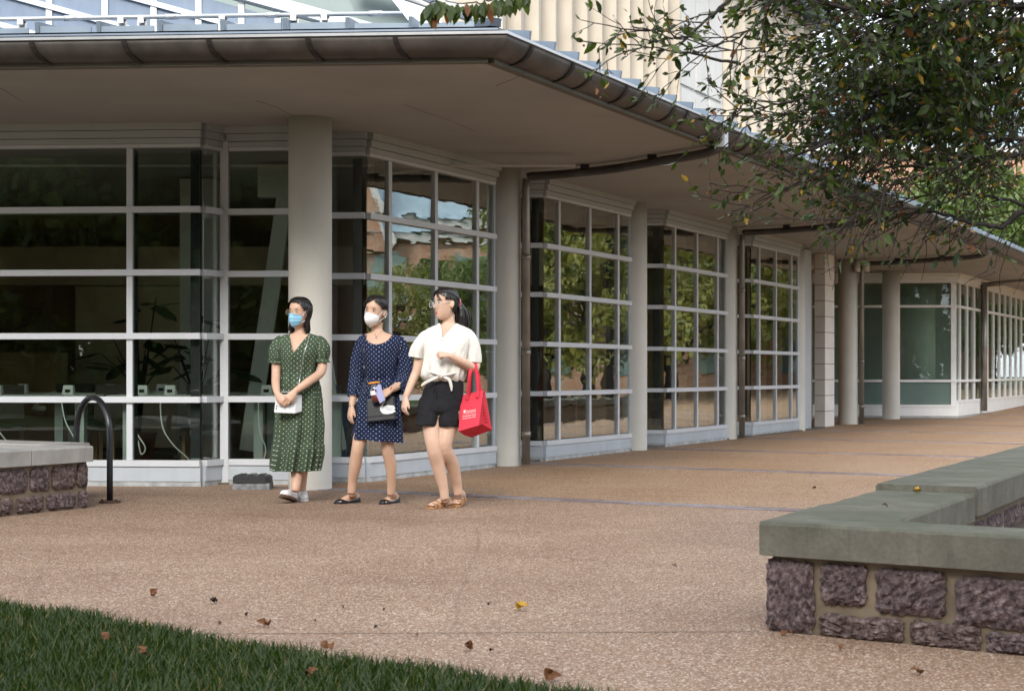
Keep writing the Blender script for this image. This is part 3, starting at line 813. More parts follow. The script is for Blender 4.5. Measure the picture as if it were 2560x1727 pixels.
def lay(parent, P, u, n, stones, res, rough=.014, names='stone'):
    for (a,b,c,d_) in stones:
        stone_mb(P, u, n, a, b, c, d_, res, rough).build(names, M['granite' if rnd.random() < .62 else 'granite_b'], parent, rough < .001, fix=True)
def cap_mb(P, u, n, s0, s1, w0, w1, z0, z1, nseg=10, chip=.004):
    "a concrete coping block with a slightly worn top edge"
    m = MB(); rs = []
    for i in range(nseg+1):
        s = s0+(s1-s0)*i/nseg
        j = lambda a=1: rnd.uniform(-chip, chip)*a
        pts = [(w0+j(.3), z0), (w1+j(.3), z0+j(.5)), (w1+j(.4), z1-.012+j(.6)), (w1-.010+j(.6), z1+j(.25)), (w0+.010+j(.6), z1+j(.25)), (w0+j(.4), z1-.012+j(.6))]
        rs.append([V((*(P+u*s+n*w).xy, z)) for w, z in pts])
    return m.rings(rs)

Pc = V((1.0, 5.94, 0)); U2 = V((.849,-.529,0)).normalized(); N2 = V((-.529,-.849,0)).normalized()
pl = thing('stone_planter', (2.2, 6.6, 0), 'purple granite planter wall with mossy concrete coping on the right', 'planter')
core = MB()
core.prism([Pc+U2*.035-N2*.035, Pc+U2*5-N2*.035, Pc+U2*5-N2*.27, Pc+U2*.30-N2*.27][::-1], -.03, .306)
DI = NR
core.prism([Pc+U2*.03-N2*.03, Pc+NR*.03+D*26, Pc+NR*.44+D*26, Pc+NR*.44+D*.25][::-1], -.03, .306)
core.build('mortar_core', M['mortar'], pl, fix=True)
front = [(.004,.205,.0,.285),(.232,.415,.128,.283),(.455,.72,.112,.280),(.757,1.135,.092,.272),(.228,.560,.0,.088),(.588,.848,.0,.092),(.872,1.125,.0,.075),(1.168,1.50,.0,.26)]
front += [(a+1.53,b+1.53,c,d_) for a,b,c,d_ in ashlar(1.9,.3,(.13,.14),.22,.4)]
lay(pl, Pc-N2*.035, U2, N2, front, (16,11), .0075)
lay(pl, Pc+NR*.04+D*.25, D, -NR, [(a,b,c,d_) for a,b,c,d_ in ashlar(16,.3,(.14,.13),.3,.55)], (3,2))
lay(pl, Pc+NR*.43+D*.3, D, NR, [(a,b,c,d_) for a,b,c,d_ in ashlar(6,.3,(.14,.13),.3,.5)], (3,2))
lay(pl, Pc+U2*.04-N2*.02, -N2, -U2, [(.0,.22,.0,.285)], (5,5))
cap_mb(Pc, U2, -N2, -.01, 1.13, -.012, .285, .304, .438, 22).build('coping', M['cap'], pl, fix=True)
cap_mb(Pc, U2, -N2, 1.142, 2.7, -.016, .285, .300, .440, 14).build('coping', M['cap'], pl, fix=True)
cap_mb(Pc, U2, -N2, 2.71, 5, -.012, .285, .304, .438, 10).build('coping', M['cap'], pl, fix=True)
cap_mb(Pc, D, NR, .20, .86, -.012, .478, .305, .4395, 12).build('coping', M['cap'], pl, fix=True)
cap_mb(Pc, D, NR, .868, 1.80, -.006, .478, .304, .437, 12).build('coping', M['cap'], pl, fix=True)
for a, b in ((1.806,4.6),(4.61,7.6),(7.61,11),(11.01,15),(15.01,19),(19.01,26)):
    cap_mb(Pc, D, NR, a, b, -.012, .49, .325, .470, 12).build('coping', M['cap'], pl, fix=True)
sl = MB().prism([Pc+U2*.45+D*.32, Pc+U2*5+D*.3, Pc+U2*5+D*26, Pc+NR*.46+D*26][::-1], .0, .17)
tag(sl.build('planter_soil', M['soil'], None, fix=True), 'dark leaf littered soil inside the right planter', None, kind='structure')

# left planter
Pl = V((-3.22, 11.35, 0)); UL = -V((.50,.866,0)).normalized(); NL = V((.866,-.50,0)).normalized()
p2 = thing('stone_planter', (-3.6, 10.9, 0), 'low granite planter wall with grey concrete coping at the left edge', 'planter')
MB().prism([Pl-NL*.03, Pl+UL*4-NL*.03, Pl+UL*4-NL*3.2, Pl-NL*3.2], -.03, .352).build('mortar_core', M['mortar'], p2, fix=True)
lay(p2, Pl-NL*.03, UL, NL, [(.0,.10,.16,.345)]+[(a+.12,b+.12,c,d_) for a,b,c,d_ in ashlar(2.4,.35,(.135,.19),.17,.30)]+[(.0,.09,.0,.13)], (8,7), .006)
cap_mb(Pl, UL, -NL, -.02, .58, -.02, .42, .353, .472, 14).build('coping', M['cap_clean'], p2, fix=True)
cap_mb(Pl, UL, -NL, .586, 3.9, -.02, .42, .353, .474, 18).build('coping', M['cap_clean'], p2, fix=True)
cap_mb(Pl-NL*.425, -NL, -UL, 0, 2.7, -.02, .42, .353, .47, 8).build('coping', M['cap_clean'], p2, fix=True)

# ------------------------------------------------------------------ bike rack
A_, B_ = V((-3.58, 12.25, 0)), V((-3.185, 11.80, 0)); w_ = (B_-A_).length; ud = (B_-A_)/w_
hoop = []
R_h = w_/2; ztop = .83
for z in (0.0, .25, ztop-R_h): hoop.append(A_+V((0,0,z)))
for i in range(1, 16):
    a = math.pi*i/16; hoop.append(A_+ud*(R_h-R_h*math.cos(a))+V((0,0,ztop-R_h+R_h*math.sin(a))))
for z in (ztop-R_h, .25, 0): hoop.append(B_+V((0,0,z)))
rk = thing('bike_rack', A_.lerp(B_, .5), 'black steel hoop bike rack bolted beside the left planter', 'bike rack')
MB().tube(hoop, .0245, 14).build('hoop', M['black_paint'], rk, True)
for q in (A_, B_):
    MB().rings([[V((q.x+r*math.cos(a*.3927), q.y+r*math.sin(a*.3927), z)) for a in range(16)] for r, z in ((.085,0),(.083,.012),(.04,.02))]).build('base_flange', M['rust'], rk)
    for s in (-1, 1): MB().tube([(q.x+s*.055, q.y-.02, .008), (q.x+s*.055, q.y-.02, .028)], .011, 6).build('bolt', M['rust'], rk)

# rodent bait box on the kerb in front of the narrow window
bx, by = -2.30, 13.22
bb = thing('bait_box', (bx, by, 0), 'black plastic bait box on the ground by the first column', 'box')
MB().box((bx, by, .0275), (.33, .22, .055)).build('base', M['bait_base'], bb)
m = MB(); m.rings([[V((bx+sx*(.165-k), by+sy*(.115-k), z)) for sx, sy in ((-1,-.6),(-.8,-1),(.8,-1),(1,-.6),(1,.6),(.8,1),(-.8,1),(-1,.6))] for k, z in ((.0,.0555),(0,.105),(.012,.118),(.02,.124))]); m.build('lid', M['bait'], bb)
for s in (-.09, .0, .09): MB().box((bx+s, by, .128), (.05, .17, .010)).build('lid_rib', M['bait'], bb)
MB().box((bx-.1, by-.116, .085), (.035,.01,.05)).build('latch', M['bait'], bb)
# ------------------------------------------------------------------ leaves
def leaf_geo(p, d, nrm, L, wid=.42, fold=.18, curl=.12):
    "eight-point pointed leaf with a folded midrib"
    d = d.normalized(); s = d.cross(nrm).normalized(); u = s.cross(d)
    w = L*wid/2
    mid = [p, p+d*L*.35+u*L*curl*.5, p+d*L*.7+u*L*curl*.35, p+d*L]
    lf = [p+d*L*.22+s*w*.8+u*w*fold, p+d*L*.5+s*w+u*(w*fold+L*curl*.4), p+d*L*.8+s*w*.55+u*w*fold]
    rt = [p+d*L*.22-s*w*.8+u*w*fold, p+d*L*.5-s*w+u*(w*fold+L*curl*.4), p+d*L*.8-s*w*.55+u*w*fold]
    v = [mid[0], mid[1], mid[2], mid[3], lf[0], lf[1], lf[2], rt[0], rt[1], rt[2]]
    f = [(0,4,5,1),(1,5,6,2),(2,6,3),(0,1,8,7),(1,2,9,8),(2,3,9)]
    return v, f

def set_tint(me, vals):
    a = me.attributes.new('tint', 'FLOAT', 'POINT'); a.data.foreach_set('value', np.array(vals, dtype=np.float32))

def leaf_cloud(name, leaves, mats, parent, stuff=True):
    "leaves: (p, d, n, L, matindex, tint)"
    vs_ = []; fs = []; ti = []; mi = []
    for p, d, nn, L, k, t in leaves:
        v, f = leaf_geo(p, d, nn, L)
        o = len(vs_); vs_ += [tuple(q) for q in v]; fs += [tuple(i+o for i in q) for q in f]; ti += [t]*len(v); mi += [k]*len(f)
    me = bpy.data.meshes.new(name); me.from_pydata(vs_, [], fs)
    for m in mats: me.materials.append(m)
    me.polygons.foreach_set('material_index', mi); set_tint(me, ti); me.update()
    o = bpy.data.objects.new(name, me); link(o, parent)
    if stuff: o['kind'] = 'stuff'
    return o

# ------------------------------------------------------------------ overhanging tree on the right
rt = random.Random(21)
tree = thing('ornamental_tree', (3.94, 7.2, .15), 'fine leaved tree in the right planter overhanging the walkway with dark branches', 'tree')
tb = V((3.94, 7.2, .15)); cr = V((3.85, 7.15, 2.2))
trunk = MB().tube(catmull([tb-V((0,0,.1)), tb+V((.03,0,.5)), tb+V((-.05,-.02,1.2)), cr], 5), lerp_list([.16,.125,.11,.10], 16), 12)
trunk = trunk.build('trunk', M['bark'], tree, True)
spec = [ # (radius at start, [(photo x, photo y, distance) ...])
 (.040, [(2700,60,6.9),(2560,138,6.9),(2465,188,6.8),(2350,255,6.7),(2250,300,6.6),(2110,345,6.5),(1965,398,6.4)]),
 (.055, [(2760,-60,6.5),(2600,15,6.4),(2470,8,6.35)]),
 (.026, [(2600,-30,6.3),(2389,12,6.2),(2285,38,6.2),(2236,42,6.2),(2174,27,6.2),(2083,15,6.1),(2056,0,6.1),(1960,-30,6.0)]),
 (.016, [(2420,110,7.2),(2260,160,7.1),(2132,195,7.0),(2044,237,6.9),(1930,262,6.8),(1826,283,6.8)]),
 (.014, [(2400,215,6.8),(2193,237,6.6),(2178,283,6.6),(2075,345,6.5),(1985,380,6.4)]),
 (.020, [(2700,470,6.6),(2560,528,6.6),(2504,566,6.6),(2427,555,6.5),(2312,524,6.5),(2197,528,6.4),(2090,552,6.3)]),
 (.014, [(2680,520,7.0),(2504,497,7.0),(2389,482,6.9),(2274,497,6.9),(2190,520,6.8)]),
 (.013, [(2330,60,7.4),(2200,95,7.4),(2044,126,7.3),(1968,111,7.2),(1830,125,7.1),(1719,134,7.0)]),
 (.012, [(2100,-60,6.4),(1950,-10,6.3),(1910,18,6.3),(1884,69,6.2),(1815,107,6.2),(1730,122,6.1)]),
 (.014, [(2450,170,7.4),(2250,215,7.3),(2050,265,7.2),(1890,305,7.1),(1815,370,7.0)]),
 (.014, [(2620,370,6.9),(2400,400,6.8),(2150,430,6.7),(1960,468,6.6),(1850,500,6.5)]),
 (.013, [(2620,280,7.5),(2300,330,7.3),(2080,415,7.1),(1930,490,7.0),(1815,537,6.9)]),
 (.010, [(1900,-60,6.3),(1800,20,6.2),(1717,92,6.2),(1664,80,6.1),(1577,65,6.1)]),
 (.008, [(1850,160,6.8),(1717,134,6.6),(1625,119,6.6),(1582,131,6.5)]),
 (.016, [(2620,200,8.2),(2450,250,8.1),(2300,260,8.0),(2150,300,7.9),(2020,330,7.8)]),
 (.016, [(2650,90,7.8),(2480,100,7.7),(2350,80,7.6),(2200,120,7.6),(2090,90,7.5)]),
 (.014, [(2620,330,6.3),(2480,360,6.3),(2380,420,6.2),(2250,450,6.2),(2150,500,6.1)]),
 (.008, [(1560,-80,5.7),(1400,-45,5.7),(1310,-12,5.7),(1240,-4,5.6),(1180,10,5.6),(1100,0,5.6),(1070,18,5.6)]),
]
leaves = []; twg = MB(); berries = MB()
def vis_y(p): return HZ-(p.z-CAMZ)/p.y*F
def vis_x(p): return CX+p.x/p.y*F
def rand_unit():
    while True:
        q = V((rt.uniform(-1,1), rt.uniform(-1,1), rt.uniform(-1,1)))
        if .1 < q.length < 1: return q.normalized()
def add_leaf(p, d, L=None):
    if vis_y(p) > 660 or (vis_y(p) > 560 and vis_x(p) < 2050): return
    k = rt.random(); mi = 0 if k < .93 else (1 if k < .972 else 2)
    big = rt.random() < (.22 if vis_x(p) > 2150 and vis_y(p) < 330 else .05)
    leaves.append((p, (d+rand_unit()*.75+V((0,0,-.18))).normalized(), rand_unit(), L or (rt.uniform(.055,.08) if big else rt.uniform(.026,.050)), mi, rt.random()**1.4))
def twig(p, d, L, r, depth):
    n = max(3, int(L/.05)); pts = [p]; q = p; dd = d.normalized()
    for i in range(n):
        dd = (dd+rand_unit()*.22+V((0,0,-.015))).normalized(); q = q+dd*(L/n); pts.append(q)
    twg.tube(pts, lerp_list([r, r*.45], len(pts)), 4, cap=False)
    for i, q in enumerate(pts[1:]):
        x = vis_x(q); y = vis_y(q)
        dens = .85 if x > 2230 and y < 400 else (.44 if y < 380 else .22)
        if depth == 0 or i > n*.3:
            for _ in range(2):
                if rt.random() < dens: add_leaf(q, dd)
        if rt.random() < .05: berries.ellipsoid(q+V((0,0,-.02)), (.006,.006,.006), 6, 4)
        if depth > 0 and i > 0 and rt.random() < .72:
            side = (dd+rand_unit()*.95).normalized(); twig(q, side, L*rt.uniform(.3,.55), r*.6, depth-1)
    add_leaf(pts[-1], dd)
for bi, (r0, pts) in enumerate(spec):
    P_ = [at(*q) for q in pts]
    if bi not in (17, 12, 13): P_ = [cr.lerp(P_[0], .55)+V((0,0,.25))] + P_ if bi != 1 else [cr]+P_
    path = catmull(P_, 7)
    path = [p+rand_unit()*.006 for p in path]
    br = MB().tube(path, lerp_list([r0, r0*.75, r0*.5, r0*.28, max(.003, r0*.12)], len(path)), 8 if r0 > .02 else 6)
    br.build('branch', M['bark'], tree, True)
    if bi == 17:
        for i, q in enumerate(path[8:]):
            if vis_x(q) < 1330:
                for _ in range(2):
                    d0 = V((rt.uniform(-.3,.3), rt.uniform(-.3,.1), -1)); L_ = rt.uniform(.05,.085)
                    leaves.append((q+V((0,0,-.012*rt.random())), (d0+rand_unit()*.35).normalized(), V((rt.uniform(-.6,.6),-1,.2)), L_, 0 if rt.random() < .92 else 2, rt.random()*.8+.2))
        continue
    for i in range(8, len(path)-1):
        q = path[i]; tdir = (path[i+1]-path[i-1]).normalized(); x, y = vis_x(q), vis_y(q)
        if not (1500 < x < 2680 and -80 < y < 660): continue
        k = 2.9 if x > 2300 and y < 360 else (1.5 if x > 2130 and y < 380 else ((.75 if x > 1900 else .55) if y < 380 else .6))
        for _ in range(int(k)+(rt.random() < k % 1)):
            d_ = (tdir*.8+rand_unit()*.85+V((-.25,0,-.05))).normalized()
            L_ = rt.uniform(.18,.42)*(1.15 if x > 2100 else .8)
            twig(q, d_, L_, .0036, 1)
twg.build('twigs', M['twig'], tree)['kind'] = 'stuff'; berries.build('berries', M['berry'], tree)['kind'] = 'stuff'
# crown above the picture frame, thinning towards its edge
outer = []
for i in range(5200):
    q = V((3.3, 6.3, 4.0))+V((rt.gauss(0,1.5), rt.gauss(0,1.35), abs(rt.gauss(0,.8))))
    if vis_y(q) < -70 if q.y > .5 else q.z > 2.6:
        outer.append((q, rand_unit(), rand_unit(), rt.uniform(.07,.11), 0, rt.random()))
def keyf(l):
    x, y = vis_x(l[0]), vis_y(l[0]); ok = 0 < x < 2560 and 0 < y < 1000
    return -(l[3]/l[0].y) if ok else 1
leaves.sort(key=keyf)
tmpl = {}
for mi, mk in enumerate(('leaf','leaf_yellow','leaf_brown')):
    for tq in range(4):
        v, f = leaf_geo(V((0,0,0)), V((1,0,0)), V((0,0,1)), 1.0); b_ = MB().add(v, f); me = b_.mesh('leaf', M[mk]); set_tint(me, [tq/3]*len(me.vertices)); tmpl[(mi,tq)] = me
for p, d, nn, L, k, t in leaves[:300]:
    s = d.cross(nn).normalized(); u = s.cross(d)
    R = Matrix((d, -s, u)).transposed().to_4x4()
    inst('leaf', tmpl[(k, int(t*3.99))], Matrix.Translation(p) @ R @ Matrix.Scale(L, 4), tree)
leaf_cloud('foliage', leaves[300:]+outer, [M['leaf'], M['leaf_yellow'], M['leaf_brown']], tree)

# ------------------------------------------------------------------ further trees
def tree_meshes(seed, h, rx, nl, mk, leafL, base=.25, clumps=26):
    r = random.Random(seed)
    tr = MB(); tr.tube(catmull([(0,0,-.1),(.03*h*.2,0,h*.2),(-.02*h,0.02*h,h*.5),(0,0,h*.85)], 4), lerp_list([.028*h,.02*h,.012*h,.004*h], 13), 8)
    cl = []
    for i in range(clumps):
        a = i*2.399; f = (i+.5)/clumps; z = h*(base+(.97-base)*f); rr = rx*math.sqrt(max(.05, 1-((f-.42)/.62)**2))*r.uniform(.45,1)
        c = V((rr*math.cos(a), rr*math.sin(a), z)); cl.append((c, rx*r.uniform(.24,.42)))
        st = V((0,0,max(z-rr*.7, h*.15))); tr.tube(catmull([st, st.lerp(c, .5)+V((0,0,.03*h)), c], 3), lerp_list([.008*h,.002*h], 7), 5)
    lv = []
    def ru():
        while True:
            q = V((r.uniform(-1,1), r.uniform(-1,1), r.uniform(-1,1)))
            if .05 < q.length < 1: return q
    for i in range(nl):
        c, s = cl[r.randrange(clumps)]; q = ru(); p = c+V((q.x*s, q.y*s, q.z*s*.75))
        lv.append((p, (ru()+V((0,0,-.4))).normalized(), ru(), leafL*r.uniform(.7,1.3), 0, r.random()))
    return tr.mesh('trunk', M['bark'], True), lv, mk
def far_tree(protos, which, loc, scale, rz, label, group):
    tm, cm_ = protos[which]
    t = thing('tree', loc, label, 'tree', group)
    m4 = Matrix.Translation(loc) @ Matrix.Rotation(rz, 4, 'Z') @ Matrix.Scale(scale, 4)
    inst('trunk', tm, m4, t); o = inst('crown', cm_, m4, t); o['kind'] = 'stuff'
protos = []
for sd, h, rx, nl, mk, lL, bs in ((1, 8, 2.6, 6500, 'leaf_far', .26, .22), (2, 8, 2.9, 6500, 'leaf_olive', .25, .2), (3, 9, 3.0, 8000, 'leaf_far', .34, .02)):
    tm, lv, mk_ = tree_meshes(sd, h, rx, nl, mk, lL, bs)
    o = leaf_cloud('crown_tmp', lv, [M[mk_]], None); me = o.data; bpy.data.objects.remove(o); protos.append((tm, me))
far = [(2290,455,58,'leafy green tree rising behind the far end of the gutter'), (2420,420,60,'tall green tree behind the roof at the right edge'),
       (2540,440,56,'green tree at the right frame edge behind the overhanging branches'), (2370,520,53,'lower green tree just above the far gutter')]
for i, (x, y, Y, lab) in enumerate(far):
    q = at(x, y, Y); far_tree(protos, (0,2,0,2)[i], V((q.x, Y, 0)), q.z/8.6, i*1.3, lab, 'trees behind the wing')
refl = [(17.5,27,.50,1),(20.5,29.5,.52,0),(23,33,.58,1),(19.5,33.5,.60,0),(22,38,.98,1),(26,36.5,.66,0),(25,42,1.0,0),(21.5,43,1.05,1),(24,48,1.15,1),(28,47,1.05,0),(31,40,.66,1),(30,33,.52,0),(27,29,.48,1),(26,55,1.3,0),(32,54,1.2,1),(24,24,.46,0),(27,62,1.3,0),(31,66,1.4,1),(24.8,58,1.1,0),(34,73,1.5,0),(30,58,1.2,1),(19.3,38.5,.9,1)]
for i, (x, y, s, k) in enumerate(refl):
    far_tree(protos, k, V((x+4.4, y-2.3, 0)), s*(1.1 if s > .7 else .88), i*1.7, 'green yellow lawn tree seen only mirrored in the glass bays', 'trees mirrored in the bays')
back = [(-15,-13),(-10.5,-14.5),(-6,-13),(-1.5,-15),(3,-13.5),(7.5,-15),(12,-13.5),(-19,-16),(-8,-20),(-3.5,-21),(1,-20.5),(5.5,-21),(-13,-20),(10,-20),(16.5,-16),(-17,-27),(-12.5,-28),(-8,-27),(-4,-28.5),(0,-27),(4,-28),(8.5,-27.5),(13,-25),(-22,-22)]
for i, (x, y) in enumerate(back):
    far_tree(protos, 2, V((x, y+2.5, 0)), 1.22+.13*(i % 3), i*2.1, 'dark shade tree seen only mirrored in the front windows', 'trees mirrored in the front windows')

# ------------------------------------------------------------------ slate roofed brick building behind
sb = thing('brick_building', (17.5, 64, 0), 'brick building with pale blue slate roof behind the tree', 'building')
x0, x1, Y0 = 12.2, 24, 62
zb, zr_ = 10.35, 13.5
MB().box(((x0+x1)/2, Y0+4, zb/2), (x1-x0, 8, zb-.02)).build('wall', M['brick'], sb)
MB().box(((x0+x1)/2, Y0-.1, zb-.1), (x1-x0+.4, .5, .28)).build('eave_moulding', M['limestone_white'], sb)
nc = 17
MB().prism([(x0,Y0+.1),(x1,Y0+.1),(x1,Y0+7.9),(x0,Y0+7.9)], zb, zb+.05).build('roof_deck', M['slate_b'], sb)
for i in range(nc):
    f0, f1 = i/nc, (i+1)/nc
    ya, yb = Y0+3.9*f0-.1, Y0+3.9*f1+.05; za, zc = zb+.06+(zr_-zb)*f0, zb+.06+(zr_-zb)*f1
    n_s = 26
    for j in range(0, n_s):
        if i*n_s+j >= 300: continue
        a, b = x0+(x1-x0)*(j+.5*(i % 2))/n_s, x0+(x1-x0)*(j+1+.5*(i % 2))/n_s-.02
        if i == 0 and j == 0:
            slm = MB().add([(0,0,0),(.44,0,0),(.44,.30,.245),(0,.30,.245),(0,0,.045),(.44,0,.045),(.44,.30,.29),(0,.30,.29)], [(3,2,1,0),(4,5,6,7),(0,1,5,4),(1,2,6,5),(2,3,7,6),(3,0,4,7)])
            slm2 = [slm.mesh('slate', M['slate']), slm.mesh('slate', M['slate_b'])]
        inst('slate', slm2[rnd.random() < .4], Matrix.Translation((a, ya, za-.03*rnd.random())), sb)
up = MB()
for i in range(11, nc):
    f0, f1 = i/nc, (i+1)/nc; ya, yb = Y0+3.9*f0-.1, Y0+3.9*f1+.08; za, zc = zb+.06+(zr_-zb)*f0, zb+.06+(zr_-zb)*f1
    up.add([(x0,ya,za-.01),(x1,ya,za-.01),(x1,yb,zc-.04),(x0,yb,zc-.04),(x0,ya,za+.04),(x1,ya,za+.04),(x1,yb,zc+.01),(x0,yb,zc+.01)], [(3,2,1,0),(4,5,6,7),(0,1,5,4),(1,2,6,5),(2,3,7,6),(3,0,4,7)])
o = up.build('slate_courses', M['slate'], sb); o['kind'] = 'stuff'
MB().beam((x0,Y0+4.0,zr_+.08), (x1,Y0+4.0,zr_+.08), .25, .16).build('ridge_cap', M['zinc_dark'], sb)
MB().beam((12.8,Y0-.1,zb+.2), (16.4,Y0+2.6,zb+2.35), .22, .14).build('hip_flashing', M['zinc_dark'], sb)
MB().box(((x0+x1)/2, Y0-.06, 7.5), (x1-x0, .14, .22)).build('string_course', M['limestone'], sb)
for i in range(4):
    MB().box((x0+1.6+2.8*i, Y0-.05, 5.2), (1.1,.12,2.0)).build('window', M['spandrel'], sb)

# brick hall across the lawn, mirrored in the bays
hall = thing('brick_hall', (46, 43, 0), 'brick hall with blue slate roof mirrored in the upper panes', 'building')
hu = V((-.51,.86,0)).normalized(); hn = V((-.86,-.51,0)).normalized(); hc = V((46,43,0)); hz_ = ang(hu)
def hb(s, o, z, size, name, mat): q = hc+hu*s+hn*o; m = MB().box((q.x,q.y,z), size, hz_); return m.build(name, mat, hall)
hb(0, 0, 3.3, (46, 10, 6.6), 'wall', M['brick'])
hb(0, 5.05, 6.5, (46.4, .5, .35), 'eave_moulding', M['limestone_white'])
hb(0, 5.02, 3.4, (46, .2, .3), 'string_course', M['limestone_white'])
m = MB(); pr = [(5.5,6.7),(0,10.2),(-5.5,6.7)]
m.rings([[V((*(hc+hu*s+hn*o).xy, z)) for o, z in pr] for s in (-23.3, 23.3)]); m.build('roof', M['slate'], hall, fix=True)
for s in (-15, -4, 7, 17):
    m = MB(); g_ = [(-2.2, 6.0), (2.2, 6.0), (0, 10.0)]
    q = [V((*(hc+hu*(s+a)+hn*5.4).xy, z)) for a, z in g_]; q2 = [p-hn*5 for p in q]
    m.add(q+q2, [(0,1,2),(5,4,3),(0,3,4,1),(1,4,5,2),(2,5,3,0)]); m.build('gable', M['brick'], hall, fix=True)
    for a in (-1, 1): MB().beam(q[2]+hn*.1+V((0,0,.1)), (q[1] if a > 0 else q[0])+hn*.1+V((0,0,.1)), .5, .3).build('gable_coping', M['limestone_white'], hall)
for i in range(12):
    for z in (1.9, 4.9): hb(-20+3.6*i, 5.03, z, (1.5,.12,1.8), 'window', M['spandrel'])
# pale parked van and low wall mirrored at eye level
# ------------------------------------------------------------------ lawn corner in the foreground
rg = random.Random(5)
gA, gB = V((-6.2, 9.57, 0)), V((3.2, 2.57, 0))
ge = (gB-gA).normalized(); gn = V((-ge.y, ge.x, 0)); gn = gn if gn.y < 0 else -gn
def wob(s): return .03*math.sin(s*3.1)+.018*math.sin(s*9.7+1)
edge = [gA+ge*s+gn*(wob(s)+.13) for s in np.linspace(0, (gB-gA).length, 60)]
m = MB().prism([(p.x,p.y) for p in edge]+[(3.2,-.5),(-6.2,-.5)], -.04, .012)
tag(m.build('lawn', M['turf'], None, fix=True), 'dark turf base under the corner lawn', None, kind='structure')
gv = []; gf = []; gt = []
for i in range(110000):
    s = rg.uniform(2.4, 10.6); dep = rg.random()**1.15*2.3-.035
    q = gA+ge*s+gn*(wob(s)+dep+.13)
    if q.y < 3.9 or q.x < -3.1 or q.x > 2.0 or abs(q.x)/q.y > .40: continue
    h = rg.uniform(.035,.085)*(1.0 if dep > .05 else .8); a = rg.uniform(0, 6.283); w = rg.uniform(.0016,.0034)
    ln = V((math.cos(a), math.sin(a), 0))*h*rg.uniform(.15,.75); sd = V((-math.sin(a), math.cos(a), 0))*w
    if rg.random() < .5: sd = V((w, 0, 0))
    b = V((q.x, q.y, .0)); m1 = b+ln*.35+V((0,0,h*.6)); tp = b+ln+V((0,0,h))
    k = len(gv); gv += [tuple(b-sd), tuple(b+sd), tuple(m1+sd*.8), tuple(m1-sd*.8), tuple(tp)]; gf += [(k,k+1,k+2,k+3),(k+3,k+2,k+4)]; gt += [rg.random()]*5
me = bpy.data.meshes.new('grass'); me.from_pydata(gv, [], gf); me.materials.append(M['grass']); me.materials.append(M['grass_dry']); me.polygons.foreach_set('material_index', [1 if gt[f[0]] > .965 else 0 for f in gf]); set_tint(me, gt); me.update()
o = bpy.data.objects.new('grass', me); link(o); tag(o, 'dark green grass growing at the lower left corner', 'grass', kind='stuff')

# ------------------------------------------------------------------ fallen leaves, each its own thing
def fallen(x, y, mk, s, lab, z=.006, Y=None, grp='fallen leaves on the paving'):
    if Y is None: Y = F*CAMZ/(y-HZ)
    q = at(x, y, Y); r = random.Random(int(x*7+y)); m = MB()
    base = V((q.x, q.y, z)); d0 = V((math.cos(r.random()*6.28), math.sin(r.random()*6.28), .25)).normalized()
    for k in range(1 if s < .035 else 2):
        v, f = leaf_geo(base+V((r.uniform(-.01,.01), r.uniform(-.01,.01), 0)), (d0+V((r.uniform(-.8,.8), r.uniform(-.8,.8), .2))).normalized(), V((r.uniform(-.6,.6), r.uniform(-.9,.2), .8)), s, .6, .7, .5)
        m.add(v, f)
    lo = min(p[2] for p in m.v); m.v = [(p[0], p[1], p[2]-lo+z-.002) for p in m.v]
    b = bmesh.new(); me = m.mesh('fallen_leaf', M[mk]); b.from_mesh(me); bmesh.ops.solidify(b, geom=b.faces[:], thickness=.0012); b.to_mesh(me); b.free()
    o = bpy.data.objects.new('fallen_leaf', me); link(o); tag(o, lab, 'leaf', grp)
N_ = lambda zx, zy: (zx/1.6607, 1400+zy/1.6607)
for (zx, zy, mk, s, lab) in [
 (635,150,'dead_leaf',.055,'curled rust brown leaf on the paving beyond the lawn, nearest the left edge'),
 (897,178,'dead_leaf_dark',.045,'dark flat dead leaf right of the curled rust brown one'),
 (1118,275,'dead_leaf',.05,'torn brown leaf fragment in the middle of the lower paving'),
 (2143,208,'dead_leaf_yellow',.06,'bright yellow leaf lying on the centre foreground paving'),
 (2032,193,'dead_leaf_dark',.025,'small dark leaf just left of the bright yellow leaf'),
 (1955,374,'dead_leaf',.05,'brown curled leaf near the lawn tip below the yellow leaf'),
 (2025,383,'dead_leaf_dark',.025,'tiny grey leaf bit right of the brown leaf by the lawn tip'),
 (2275,500,'dead_leaf',.055,'brown leaf at the bottom edge right of the lawn tip'),
 (1743,317,'dead_leaf',.022,'tiny red brown leaf bit on the slab joint left of the lawn tip'),
 (1418,202,'dead_leaf_dark',.018,'tiny dark leaf speck upper of the pair in mid paving'),
 (1595,212,'dead_leaf_dark',.018,'tiny dark leaf speck right of the pair in mid paving'),
 (1312,256,'dead_leaf_dark',.018,'tiny dark leaf speck right of the torn fragment'),
 (923,268,'dead_leaf_dark',.02,'tiny dark leaf speck left of the torn fragment, nearer the lawn'),
 (1014,235,'dead_leaf_dark',.02,'tiny dark leaf speck left of the torn fragment, farther from the lawn'),
 (1540,285,'dead_leaf_dark',.02,'tiny grey leaf speck above the slab joint')]:
    x, y = N_(zx, zy); fallen(x, y, mk, s, lab)
